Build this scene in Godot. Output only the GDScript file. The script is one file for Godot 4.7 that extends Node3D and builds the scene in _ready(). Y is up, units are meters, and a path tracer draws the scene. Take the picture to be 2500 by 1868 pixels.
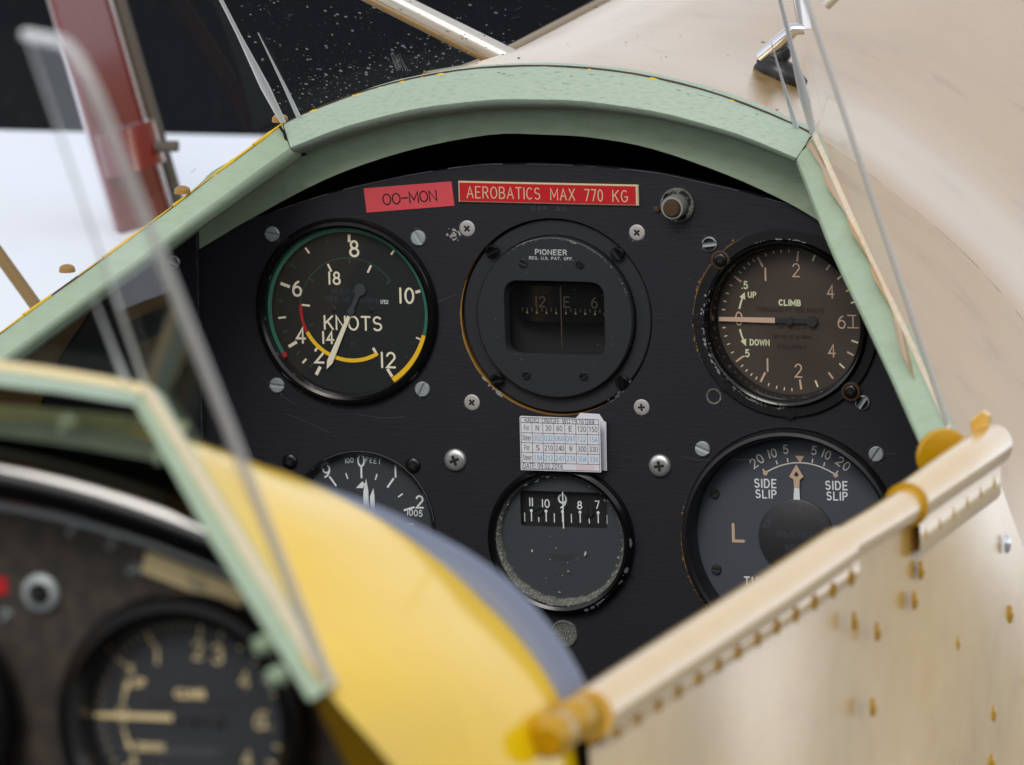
extends Node3D
# Close-up of a yellow two-seat biplane: front cockpit panel in focus, rear cockpit and mid deck out of focus.
# Axes: x right, y up, z aft (towards the tail). Origin: centre of the vertical-card compass on the front panel.

const MM := 0.001
const XC := 0.0045            # centre line of the fuselage
var mats := {}
var plane: Node3D
var attitude := Basis(Vector3.RIGHT, deg_to_rad(10.5))   # the tail-wheel aeroplane sits nose-up on the ground
var rng := RandomNumberGenerator.new()

# ------------------------------------------------------------------ setting up
func _ready():
	rng.seed = 7
	setup_camera()
	setup_light()
	setup_materials()
	var ground := MeshInstance3D.new()
	var pm := PlaneMesh.new()
	pm.size = Vector2(600, 600)
	ground.mesh = pm
	ground.name = "ground"
	ground.position = Vector3(0, -1.45, 0)
	ground.material_override = mats.asphalt
	ground.set_meta("kind", "structure")
	ground.set_meta("label", "pale concrete apron under the aeroplane")
	add_child(ground)
	build_hangar()
	plane = Node3D.new()
	plane.name = "biplane"
	plane.transform.basis = attitude
	plane.set_meta("label", "yellow two-seat open-cockpit biplane with green coamings and black instrument panels")
	plane.set_meta("category", "aeroplane")
	add_child(plane)
	build_fuselage()
	build_coaming(Vector3.ZERO, "front")
	build_coaming(Vector3(0, 0.05, 0.895), "rear")
	build_front_panel()
	build_airspeed()
	build_pioneer()
	build_climb(Vector3(0.104, -0.0001, 0), false)
	build_altimeter()
	build_compass()
	build_turn_slip()
	build_placards()
	build_rear_panel()
	build_door()
	build_outside()
	build_dust()

func build_hangar():
	# dark open-fronted shed far ahead to the left, which the windscreen looks into
	var h := Node3D.new()
	h.name = "hangar"
	h.set_meta("label", "very dark open hangar in the background behind the windscreen")
	h.set_meta("category", "hangar")
	h.position = Vector3(-9.2, -1.45, -27.0)
	h.rotation.y = deg_to_rad(17)
	add_child(h)
	for q in [["back_wall", Vector3(0, 2.6, -9), Vector3(13, 5.2, 0.2)], ["side_wall", Vector3(-6.5, 2.6, -4.5), Vector3(0.2, 5.2, 9)], ["side_wall", Vector3(6.5, 2.6, -4.5), Vector3(0.2, 5.2, 9)], ["roof", Vector3(0, 5.3, -4.4), Vector3(13.4, 0.2, 9.4)], ["shed_floor", Vector3(0, 0.06, -4.5), Vector3(12.7, 0.1, 8.8)]]:
		var bm := BoxMesh.new()
		bm.size = q[2]
		add(q[0], h, bm, "hangar_dark", "", q[1])

func setup_camera():
	var cam := Camera3D.new()
	cam.name = "camera"
	var r := Vector3(0.95735981, -0.02679352, -0.28765308)
	var up := Vector3(-0.02572115, 0.98383083, -0.17724367)
	var back := r.cross(up).normalized()
	cam.transform = Transform3D(attitude, Vector3.ZERO) * Transform3D(Basis(r, up, back), Vector3(1.41801514, 0.85590551, 4.7059547))
	cam.near = 0.05
	cam.far = 2000.0
	cam.fov = 3.821
	var at := CameraAttributesPhysical.new()
	at.frustum_focal_length = 12.0 / tan(deg_to_rad(3.821) / 2.0)
	at.frustum_focus_distance = 4.985
	at.exposure_aperture = 14.0
	at.frustum_near = 0.05
	at.frustum_far = 2000.0
	cam.attributes = at
	add_child(cam)
	cam.current = true

func setup_light():
	var we := WorldEnvironment.new()
	we.name = "world_environment"
	var env := Environment.new()
	env.background_mode = Environment.BG_SKY
	var sky := Sky.new()
	var sm := ProceduralSkyMaterial.new()
	sm.sky_top_color = Color(0.68, 0.70, 0.74)
	sm.sky_horizon_color = Color(0.97, 0.98, 1.0)
	sm.sky_curve = 0.25
	sm.ground_bottom_color = Color(0.06, 0.06, 0.07)
	sm.ground_horizon_color = Color(0.12, 0.12, 0.13)
	sm.sun_angle_max = 0.0
	sky.sky_material = sm
	env.sky = sky
	env.background_energy_multiplier = 1.65
	env.tonemap_mode = Environment.TONE_MAPPER_LINEAR
	env.tonemap_exposure = 1.0
	env.ssao_enabled = true
	env.ssil_enabled = true
	env.sdfgi_enabled = true
	we.environment = env
	add_child(we)
	var sun := DirectionalLight3D.new()
	sun.name = "overcast_sun"
	sun.light_energy = 0.5
	sun.light_color = Color(1.0, 0.98, 0.95)
	sun.light_angular_distance = 25.0
	sun.shadow_enabled = true
	sun.transform = Transform3D(Basis.looking_at(-Vector3(-0.02, 0.50, 0.83)), Vector3.ZERO)
	add_child(sun)

# ------------------------------------------------------------------ materials
func ntex(freq: float, stops: Array, cols: Array, sd := 1, size := 512, oct := 4, typ := FastNoiseLite.TYPE_SIMPLEX_SMOOTH, stretch := Vector2.ONE) -> Texture2D:
	# a seamless computed texture; stretch draws the grain out in one direction
	var n := FastNoiseLite.new()
	n.seed = sd
	n.noise_type = typ
	n.frequency = freq
	n.fractal_octaves = oct
	var img := Image.create(size, size, false, Image.FORMAT_RGB8)
	var g := Gradient.new()
	g.offsets = PackedFloat32Array(stops)
	g.colors = PackedColorArray(cols)
	for y in size:
		for x in size:
			var fx := float(x) / size
			var fy := float(y) / size
			# blend wrapped copies so that the tile has no seam
			var a := n.get_noise_2d(x * stretch.x, y * stretch.y)
			var b := n.get_noise_2d((x - size) * stretch.x, y * stretch.y)
			var c := n.get_noise_2d(x * stretch.x, (y - size) * stretch.y)
			var wx := clampf((fx - 0.8) / 0.2, 0, 1)
			var wy := clampf((fy - 0.8) / 0.2, 0, 1)
			var v := lerpf(lerpf(a, b, wx), c, wy)
			img.set_pixel(x, y, g.sample(clampf(v * 0.5 + 0.5, 0, 1)))
	return ImageTexture.create_from_image(img)

func gray(v: float) -> Color:
	return Color(v, v, v)

func mat(nm: String, col: Color, rough: float, metal := 0.0, spec := 0.5) -> StandardMaterial3D:
	var m := StandardMaterial3D.new()
	m.resource_name = nm
	m.albedo_color = col
	m.roughness = rough
	m.metallic = metal
	m.metallic_specular = spec
	mats[nm] = m
	return m

func tri(m: StandardMaterial3D, tex: Texture2D, sc: float, bump: Texture2D = null, depth := 0.0):
	m.uv1_triplanar = true
	m.uv1_scale = Vector3(sc, sc, sc)
	if tex:
		m.albedo_texture = tex
	if bump:
		m.heightmap_enabled = true
		m.heightmap_texture = bump
		m.heightmap_scale = depth

func setup_materials():
	var fine := ntex(0.12, [0.0, 0.5, 1.0], [gray(0.2), gray(0.5), gray(0.8)], 3, 512, 4)
	var streak := ntex(0.2, [0.0, 0.45, 0.62, 1.0], [gray(0.1), gray(0.45), gray(0.6), gray(1.0)], 5, 512, 4, FastNoiseLite.TYPE_SIMPLEX_SMOOTH, Vector2(0.12, 1.0))
	# black panel lacquer: brushed, dusty, with fine pale scratches
	var pt := ntex(0.22, [0.0, 0.40, 0.60, 0.70, 0.78, 1.0], [Color(0.105, 0.11, 0.132), Color(0.118, 0.123, 0.148), Color(0.127, 0.132, 0.158), Color(0.138, 0.143, 0.168), Color(0.17, 0.175, 0.19), Color(0.3, 0.3, 0.3)], 11, 1024, 5, FastNoiseLite.TYPE_SIMPLEX_SMOOTH, Vector2(0.3, 1.0))
	tri(mat("panel_black", Color(0.72, 0.74, 0.84), 0.62), pt, 6.0, streak, 0.007)
	tri(mat("bezel_black", Color(0.095, 0.098, 0.11), 0.38), null, 20.0, fine, 0.006)
	tri(mat("bezel_gloss", Color(0.06, 0.06, 0.068), 0.18), null, 20.0, fine, 0.004)
	tri(mat("dull_black", Color(0.135, 0.145, 0.165), 0.55), ntex(0.1, [0.0, 0.45, 0.66, 0.72, 1.0], [gray(0.85), gray(0.95), gray(1.0), gray(1.0), Color(1, 1, 1)], 17, 512), 18.0, fine, 0.006)
	mat("void_black", Color(0.075, 0.075, 0.08), 0.8)
	mat("dial_black", Color(0.062, 0.078, 0.09), 0.6)
	mat("dial_grey", Color(0.225, 0.24, 0.265), 0.55)  # on the altimeter this grey includes a painted veil of glass reflection
	mat("card_grey", Color(0.74, 0.75, 0.76), 0.7)
	mat("dial_slate", Color(0.285, 0.305, 0.345), 0.55)  # turn and slip dial, veiling glass reflection mixed into the grey
	mat("card_ink", Color(0.88, 0.87, 0.84), 0.7)
	mat("dial_hub", Color(0.18, 0.18, 0.195), 0.5)
	tri(mat("dial_brown", Color(1, 1, 1), 0.5), ntex(0.006, [0.0, 0.5, 1.0], [Color(0.23, 0.19, 0.165), Color(0.27, 0.23, 0.20), Color(0.32, 0.285, 0.26)], 23, 256, 3), 12.0)  # faded brown, with warm reflections mixed into the colour
	mat("paint_cream", Color(0.95, 0.92, 0.82), 0.7)
	mat("paint_white", Color(0.92, 0.95, 0.96), 0.7)
	mat("paint_green", Color(0.16, 0.45, 0.37), 0.6)
	mat("paint_dim_green", Color(0.17, 0.32, 0.26), 0.6)
	mat("paint_red", Color(0.72, 0.07, 0.12), 0.6)
	mat("paint_yellow_band", Color(0.98, 0.78, 0.10), 0.6)
	mat("paint_blue_dim", Color(0.18, 0.24, 0.30), 0.6)
	mat("lume_tan", Color(0.82, 0.70, 0.61), 0.75)
	mat("lume_pale", Color(0.88, 0.90, 0.74), 0.75)
	mat("lume_old", Color(0.20, 0.165, 0.12), 0.75)
	mat("label_dim", Color(0.42, 0.38, 0.27), 0.75)
	mat("print_dark", Color(0.13, 0.11, 0.105), 0.6)
	mat("print_black", Color(0.06, 0.06, 0.07), 0.6)
	mat("print_grey", Color(0.30, 0.31, 0.34), 0.6)
	mat("print_blue", Color(0.45, 0.70, 0.84), 0.7)
	mat("card_white", Color(0.86, 0.86, 0.89), 0.65)
	mat("card_pink", Color(0.86, 0.79, 0.83), 0.65)
	mat("placard_red", Color(0.74, 0.10, 0.14), 0.4)
	mat("placard_edge", Color(0.82, 0.74, 0.58), 0.7)
	mat("tape_pink", Color(0.83, 0.30, 0.33), 0.42)
	tri(mat("steel_dull", Color(0.66, 0.69, 0.70), 0.45, 0.45), null, 60.0, fine, 0.01)
	tri(mat("steel_matt", Color(0.70, 0.69, 0.68), 0.55, 0.4), null, 60.0, fine, 0.006)
	mat("chrome", Color(0.86, 0.86, 0.86), 0.16, 1.0)
	mat("screw_bright", Color(0.80, 0.80, 0.80), 0.34, 0.75)
	mat("slot_dark", Color(0.10, 0.09, 0.07), 0.7)
	mat("screw_black", Color(0.07, 0.07, 0.075), 0.3)
	tri(mat("brass_worn", Color(0.62, 0.46, 0.22), 0.5, 0.3), null, 40.0, fine, 0.01)
	mat("bare_metal", Color(0.62, 0.62, 0.60), 0.5, 0.4)
	tri(mat("corroded", Color(1, 1, 1), 0.7), ntex(0.09, [0.0, 0.4, 0.55, 0.7, 1.0], [Color(0.16, 0.17, 0.16), Color(0.27, 0.28, 0.26), Color(0.36, 0.37, 0.34), Color(0.66, 0.66, 0.64), Color(0.8, 0.8, 0.8)], 31, 512, 4), 30.0, fine, 0.03)
	# pale green cockpit paint, brushed on thickly
	var gtex := ntex(0.05, [0.0, 0.35, 0.5, 0.65, 1.0], [Color(0.59, 0.675, 0.58), Color(0.62, 0.71, 0.61), Color(0.635, 0.725, 0.625), Color(0.645, 0.735, 0.645), Color(0.67, 0.755, 0.67)], 41, 512, 5, FastNoiseLite.TYPE_SIMPLEX_SMOOTH, Vector2(0.5, 1.0))
	tri(mat("green_paint", Color(0.955, 0.935, 0.92), 0.42), gtex, 7.0, streak, 0.01)
	var gw := ntex(0.16, [0.0, 0.3, 0.36, 0.5, 0.7, 1.0], [Color(0.46, 0.55, 0.52), Color(0.575, 0.665, 0.615), Color(0.645, 0.735, 0.665), Color(0.655, 0.745, 0.68), Color(0.67, 0.755, 0.70), Color(0.70, 0.775, 0.735)], 43, 1024, 5, FastNoiseLite.TYPE_SIMPLEX_SMOOTH, Vector2(0.14, 1.0))
	tri(mat("green_weathered", Color(0.955, 0.935, 0.92), 0.5), gw, 7.0, streak, 0.012)
	mat("check_grey", Color(0.26, 0.33, 0.32), 0.8)
	mat("crack_dark", Color(0.05, 0.05, 0.04), 0.9)
	# glossy yellow dope; its cream look comes from the bright sky it mirrors
	var ytex := ntex(0.02, [0.0, 0.4, 0.6, 1.0], [Color(0.78, 0.59, 0.24), Color(0.83, 0.66, 0.30), Color(0.84, 0.67, 0.32), Color(0.87, 0.72, 0.40)], 53, 512, 5)
	tri(mat("yellow_deck", Color(1, 1, 1), 0.12, 0.0, 0.22), ntex(0.02, [0.0, 0.4, 0.6, 1.0], [Color(0.90, 0.715, 0.03), Color(0.94, 0.765, 0.04), Color(0.94, 0.77, 0.045), Color(0.95, 0.79, 0.08)], 55, 512, 5), 3.0)
	var yel := mat("yellow_dope", Color(1, 1, 1), 0.24, 0.0, 0.6)
	yel.clearcoat_enabled = true
	yel.clearcoat = 1.0
	yel.clearcoat_roughness = 0.2
	tri(yel, ytex, 3.0, ntex(0.1, [0.0, 1.0], [gray(0.3), gray(0.7)], 57, 512, 5), 0.012)
	var dty := ntex(0.007, [0.0, 0.20, 0.30, 0.5, 0.75, 1.0], [Color(0.46, 0.34, 0.17), Color(0.58, 0.45, 0.25), Color(0.665, 0.54, 0.32), Color(0.68, 0.555, 0.335), Color(0.69, 0.565, 0.345), Color(0.71, 0.585, 0.37)], 59, 1024, 3)
	var deck := mat("deck_dope", Color(0.98, 0.96, 0.94), 0.26, 0.22, 0.6)
	tri(deck, dty, 3.1)
	deck.clearcoat_enabled = true
	deck.clearcoat = 0.5
	deck.clearcoat_roughness = 0.24
	mat("yellow_chip", Color(0.86, 0.70, 0.07), 0.5)
	mat("yellow_plain", Color(0.72, 0.545, 0.05), 0.25)
	tri(mat("raw_wood", Color(1, 1, 1), 0.75), ntex(0.1, [0.0, 0.36, 0.7, 1.0], [Color(0.36, 0.29, 0.22), Color(0.84, 0.78, 0.68), Color(0.88, 0.83, 0.75), Color(0.90, 0.86, 0.78)], 67, 256, 4), 16.0)
	mat("wood_dark", Color(0.27, 0.18, 0.11), 0.8)
	tri(mat("grey_vinyl", Color(0.43, 0.46, 0.535), 0.45), null, 30.0, fine, 0.03)
	var vin := mat("black_vinyl", Color(0.045, 0.045, 0.055), 0.10, 0.0, 1.0)
	vin.clearcoat_enabled = true
	vin.clearcoat = 1.0
	vin.clearcoat_roughness = 0.08
	tri(mat("rear_panel_paint", Color(1, 1, 1), 0.55), ntex(0.03, [0.0, 0.42, 0.55, 0.7, 1.0], [Color(0.16, 0.15, 0.14), Color(0.20, 0.18, 0.16), Color(0.23, 0.205, 0.18), Color(0.27, 0.235, 0.20), Color(0.34, 0.29, 0.23)], 71, 512, 5), 5.0)
	mat("rear_dial", Color(0.20, 0.21, 0.23), 0.45)  # lightened to paint in the reflection on the rear glass
	mat("label_cream", Color(0.92, 0.84, 0.64), 0.6)
	mat("asphalt", Color(0.55, 0.55, 0.54), 0.95)
	mat("hangar_dark", Color(0.25, 0.26, 0.285), 0.95, 0.0, 0.1)
	tri(mat("wing_white", Color(0.90, 0.92, 0.95), 0.5), null, 3.0, fine, 0.02)
	var red := mat("strut_red", Color(0.40, 0.02, 0.03), 0.22)
	red.clearcoat_enabled = true
	red.clearcoat = 1.0
	red.clearcoat_roughness = 0.1
	mat("strut_trim", Color(0.30, 0.27, 0.23), 0.6)
	mat("rod_tan", Color(0.50, 0.40, 0.22), 0.35)
	mat("rod_metal", Color(0.80, 0.78, 0.74), 0.3, 0.6)
	mat("rubber", Color(0.06, 0.06, 0.07), 0.35)
	mat("dust_white", Color(0.74, 0.75, 0.77), 0.9)
	var gl := mat("perspex", Color(0.9, 0.93, 0.92, 0.010), 0.02, 0.0, 0.22)
	gl.transparency = BaseMaterial3D.TRANSPARENCY_ALPHA
	var gg := mat("gauge_glass", Color(0.9, 0.93, 0.95, 0.004), 0.03)
	gg.transparency = BaseMaterial3D.TRANSPARENCY_ALPHA
	var ge := mat("perspex_edge", Color(0.76, 0.75, 0.73, 0.6), 0.2)
	ge.transparency = BaseMaterial3D.TRANSPARENCY_ALPHA
	var gs := mat("perspex_light_streak", Color(0.96, 0.97, 0.98, 0.8), 0.08)  # milky white that paints the light streaks at the folds
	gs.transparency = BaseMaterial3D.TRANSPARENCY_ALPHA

# ------------------------------------------------------------------ mesh helpers
func add(nm: String, parent: Node, mesh: Mesh, m: String, label := "", at := Vector3.ZERO, turn := 0.0) -> MeshInstance3D:
	var o := MeshInstance3D.new()
	o.name = nm
	o.mesh = mesh
	o.material_override = mats[m]
	o.position = at
	o.rotation.z = turn
	if label:
		o.set_meta("label", label)
	parent.add_child(o, true)
	return o

func node(nm: String, label: String, at: Vector3) -> Node3D:
	var o := Node3D.new()
	o.name = nm
	o.position = at
	if label:
		o.set_meta("label", label)
	plane.add_child(o, true)
	return o

func new_st() -> SurfaceTool:
	var st := SurfaceTool.new()
	st.begin(Mesh.PRIMITIVE_TRIANGLES)
	return st

func done(st: SurfaceTool) -> ArrayMesh:
	st.generate_normals()
	return st.commit()

func tri3(st: SurfaceTool, a: Vector3, b: Vector3, c: Vector3):
	st.add_vertex(a)
	st.add_vertex(b)
	st.add_vertex(c)

func quad(st: SurfaceTool, a: Vector3, b: Vector3, c: Vector3, d: Vector3):
	tri3(st, a, b, c)
	tri3(st, a, c, d)

# rows of points joined into a smooth sheet; a bend above 35 degrees between rows is an edge
func sheet(st: SurfaceTool, rows: Array, close := false, crisp := true):
	var g := 0
	for i in rows.size() - 1:
		var a = rows[i]
		var b = rows[i + 1]
		if crisp and i > 0:
			var z = rows[i - 1]
			var mid: int = a.size() / 2
			if rad_to_deg((a[mid] - z[mid]).angle_to(b[mid] - a[mid])) > 35.0:
				g = (g + 1) % 30
		st.set_smooth_group(g)
		var n: int = a.size()
		for j in (n if close else n - 1):
			var k := (j + 1) % n
			quad(st, a[j], a[k], b[k], b[j])

# a sheet that is smooth in itself and has an edge against its neighbours
func sheet_group(st: SurfaceTool, rows: Array, group: int):
	st.set_smooth_group(group)
	for i in rows.size() - 1:
		for k in rows[i].size() - 1:
			quad(st, rows[i][k], rows[i][k + 1], rows[i + 1][k + 1], rows[i + 1][k])

func loft(rows: Array, close := false, crisp := true) -> ArrayMesh:
	var st := new_st()
	sheet(st, rows, close, crisp)
	return done(st)

# profile of [radius, z] in mm turned round z; first point to last runs from the outside inwards
func lathe_st(st: SurfaceTool, prof: Array, seg := 72, c := Vector2.ZERO, sy := 1.0):
	var rows := []
	for p in prof:
		var row := PackedVector3Array()
		for i in seg:
			var a := TAU * i / seg
			row.append(Vector3((c.x + cos(a) * p[0]) * MM, (c.y + sin(a) * p[0] * sy) * MM, p[1] * MM))
		rows.append(row)
	sheet(st, rows, true)

func lathe(prof: Array, seg := 72, c := Vector2.ZERO, sy := 1.0) -> ArrayMesh:
	var st := new_st()
	lathe_st(st, prof, seg, c, sy)
	return done(st)

func disc(r: float, z: float, seg := 72, c := Vector2.ZERO) -> ArrayMesh:
	var st := new_st()
	for i in seg:
		var a := TAU * i / seg
		var b := TAU * (i + 1) / seg
		tri3(st, Vector3(c.x, c.y, z) * MM, Vector3(c.x + cos(b) * r, c.y + sin(b) * r, z) * MM, Vector3(c.x + cos(a) * r, c.y + sin(a) * r, z) * MM)
	return done(st)

# flat plate with bevelled rim from an outline in mm, from z0 (back) to z1 (front)
func plate_st(st: SurfaceTool, pts: PackedVector2Array, z0: float, z1: float, bevel := 0.0):
	if not Geometry2D.is_polygon_clockwise(pts):
		pts.reverse()
	var n := pts.size()
	var inner := PackedVector2Array()
	for i in n:
		var a := (pts[i] - pts[(i + n - 1) % n]).normalized()
		var b := (pts[(i + 1) % n] - pts[i]).normalized()
		var na := Vector2(a.y, -a.x)
		var nb := Vector2(b.y, -b.x)
		var m := (na + nb).normalized()
		inner.append(pts[i] + m * bevel / maxf(0.4, m.dot(na)))
	var idx := Geometry2D.triangulate_polygon(inner)
	st.set_smooth_group(-1)
	for i in range(0, idx.size(), 3):
		var t := [inner[idx[i]], inner[idx[i + 1]], inner[idx[i + 2]]]
		if (t[1] - t[0]).cross(t[2] - t[0]) > 0:
			t.reverse()
		tri3(st, Vector3(t[0].x, t[0].y, z1) * MM, Vector3(t[1].x, t[1].y, z1) * MM, Vector3(t[2].x, t[2].y, z1) * MM)
	for i in n:
		var j := (i + 1) % n
		var zb := z1 - bevel
		quad(st, Vector3(pts[i].x, pts[i].y, zb) * MM, Vector3(pts[j].x, pts[j].y, zb) * MM, Vector3(inner[j].x, inner[j].y, z1) * MM, Vector3(inner[i].x, inner[i].y, z1) * MM)
		quad(st, Vector3(pts[i].x, pts[i].y, z0) * MM, Vector3(pts[j].x, pts[j].y, z0) * MM, Vector3(pts[j].x, pts[j].y, zb) * MM, Vector3(pts[i].x, pts[i].y, zb) * MM)

func plate(pts: PackedVector2Array, z0: float, z1: float, bevel := 0.0) -> ArrayMesh:
	var st := new_st()
	plate_st(st, pts, z0, z1, bevel)
	return done(st)

func rect(x0: float, y0: float, x1: float, y1: float) -> PackedVector2Array:
	return PackedVector2Array([Vector2(x0, y0), Vector2(x1, y0), Vector2(x1, y1), Vector2(x0, y1)])

func round_rect(x0: float, y0: float, x1: float, y1: float, r: float) -> PackedVector2Array:
	var o := PackedVector2Array()
	for q in [[x1 - r, y1 - r, 0], [x0 + r, y1 - r, 90], [x0 + r, y0 + r, 180], [x1 - r, y0 + r, 270]]:
		for k in 7:
			var a := deg_to_rad(q[2] + k * 15.0)
			o.append(Vector2(q[0] + cos(a) * r, q[1] + sin(a) * r))
	return o

# tube along a path in metres; radius may be one number or one for each point; flat squeezes it to an oval
func tube_st(st: SurfaceTool, path: Array, rad, seg := 14, capped := true, flat := 1.0):
	var rows := []
	var n := path.size()
	var t0: Vector3 = (path[1] - path[0]).normalized()
	var nx := t0.cross(Vector3.UP)
	if nx.length() < 0.1:
		nx = t0.cross(Vector3.RIGHT)
	nx = nx.normalized()
	for i in n:
		var t: Vector3 = (path[mini(i + 1, n - 1)] - path[maxi(i - 1, 0)]).normalized()
		nx = (nx - t * nx.dot(t)).normalized()
		var ny := t.cross(nx)
		var r: float = rad[i] if rad is Array else rad
		var row := PackedVector3Array()
		for k in seg:
			var a := TAU * k / seg
			row.append(path[i] + nx * cos(a) * r + ny * sin(a) * r * flat)
		rows.append(row)
	sheet(st, rows, true, false)
	if capped:
		st.set_smooth_group(-1)
		for e in [0, n - 1]:
			for k in seg:
				var a2: Vector3 = rows[e][k]
				var b2: Vector3 = rows[e][(k + 1) % seg]
				if e == 0:
					tri3(st, path[e], b2, a2)
				else:
					tri3(st, path[e], a2, b2)

func tube(path: Array, rad, seg := 14, capped := true, flat := 1.0) -> ArrayMesh:
	var st := new_st()
	tube_st(st, path, rad, seg, capped, flat)
	return done(st)

func spline(pts: Array, per := 6) -> Array:
	var o := []
	var n := pts.size()
	for i in n - 1:
		var a = pts[maxi(i - 1, 0)]
		var b = pts[i]
		var c = pts[i + 1]
		var d = pts[mini(i + 2, n - 1)]
		for k in per:
			o.append(b.cubic_interpolate(c, a, d, float(k) / per))
	o.append(pts[n - 1])
	return o

# flat painted strokes: a ribbon along a polyline in mm at height z
func ribbon(st: SurfaceTool, pts: Array, w: float, z: float, closed := false, round_ends := true):
	var n := pts.size()
	var L := PackedVector2Array()
	var R := PackedVector2Array()
	for i in n:
		var p: Vector2 = pts[i]
		var a: Vector2
		var b: Vector2
		if closed:
			a = (p - pts[(i + n - 1) % n]).normalized()
			b = (pts[(i + 1) % n] - p).normalized()
		else:
			a = (p - pts[maxi(i - 1, 0)]).normalized() if i > 0 else (pts[1] - pts[0]).normalized()
			b = (pts[i + 1] - p).normalized() if i < n - 1 else a
		var na := Vector2(-a.y, a.x)
		var nb := Vector2(-b.y, b.x)
		var m := (na + nb)
		m = m.normalized() if m.length() > 0.01 else na
		var k := w * 0.5 / maxf(0.45, m.dot(na))
		L.append(p + m * k)
		R.append(p - m * k)
	st.set_smooth_group(-1)
	for i in (n if closed else n - 1):
		var j := (i + 1) % n
		quad(st, Vector3(L[i].x, L[i].y, z) * MM, Vector3(L[j].x, L[j].y, z) * MM, Vector3(R[j].x, R[j].y, z) * MM, Vector3(R[i].x, R[i].y, z) * MM)
	if round_ends and not closed:
		for e in [0, n - 1]:
			var dir: Vector2 = (pts[0] - pts[1]).normalized() if e == 0 else (pts[n - 1] - pts[n - 2]).normalized()
			var base := dir.angle()
			for k in 4:
				var a1 := base - PI / 2 + PI * k / 4
				var a2 := base - PI / 2 + PI * (k + 1) / 4
				var c: Vector2 = pts[e]
				var p1 := c + Vector2(cos(a1), sin(a1)) * w * 0.5
				var p2 := c + Vector2(cos(a2), sin(a2)) * w * 0.5
				tri3(st, Vector3(c.x, c.y, z) * MM, Vector3(p2.x, p2.y, z) * MM, Vector3(p1.x, p1.y, z) * MM)

func arc(cx: float, cy: float, rx: float, ry: float, a0: float, a1: float, n := 10) -> Array:
	var o := []
	for i in n + 1:
		var a := deg_to_rad(lerpf(a0, a1, float(i) / n))
		o.append(Vector2(cx + cos(a) * rx, cy + sin(a) * ry))
	return o

func P(a: Array) -> Array:
	var o := []
	for i in range(0, a.size(), 2):
		o.append(Vector2(a[i], a[i + 1]))
	return o

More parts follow.
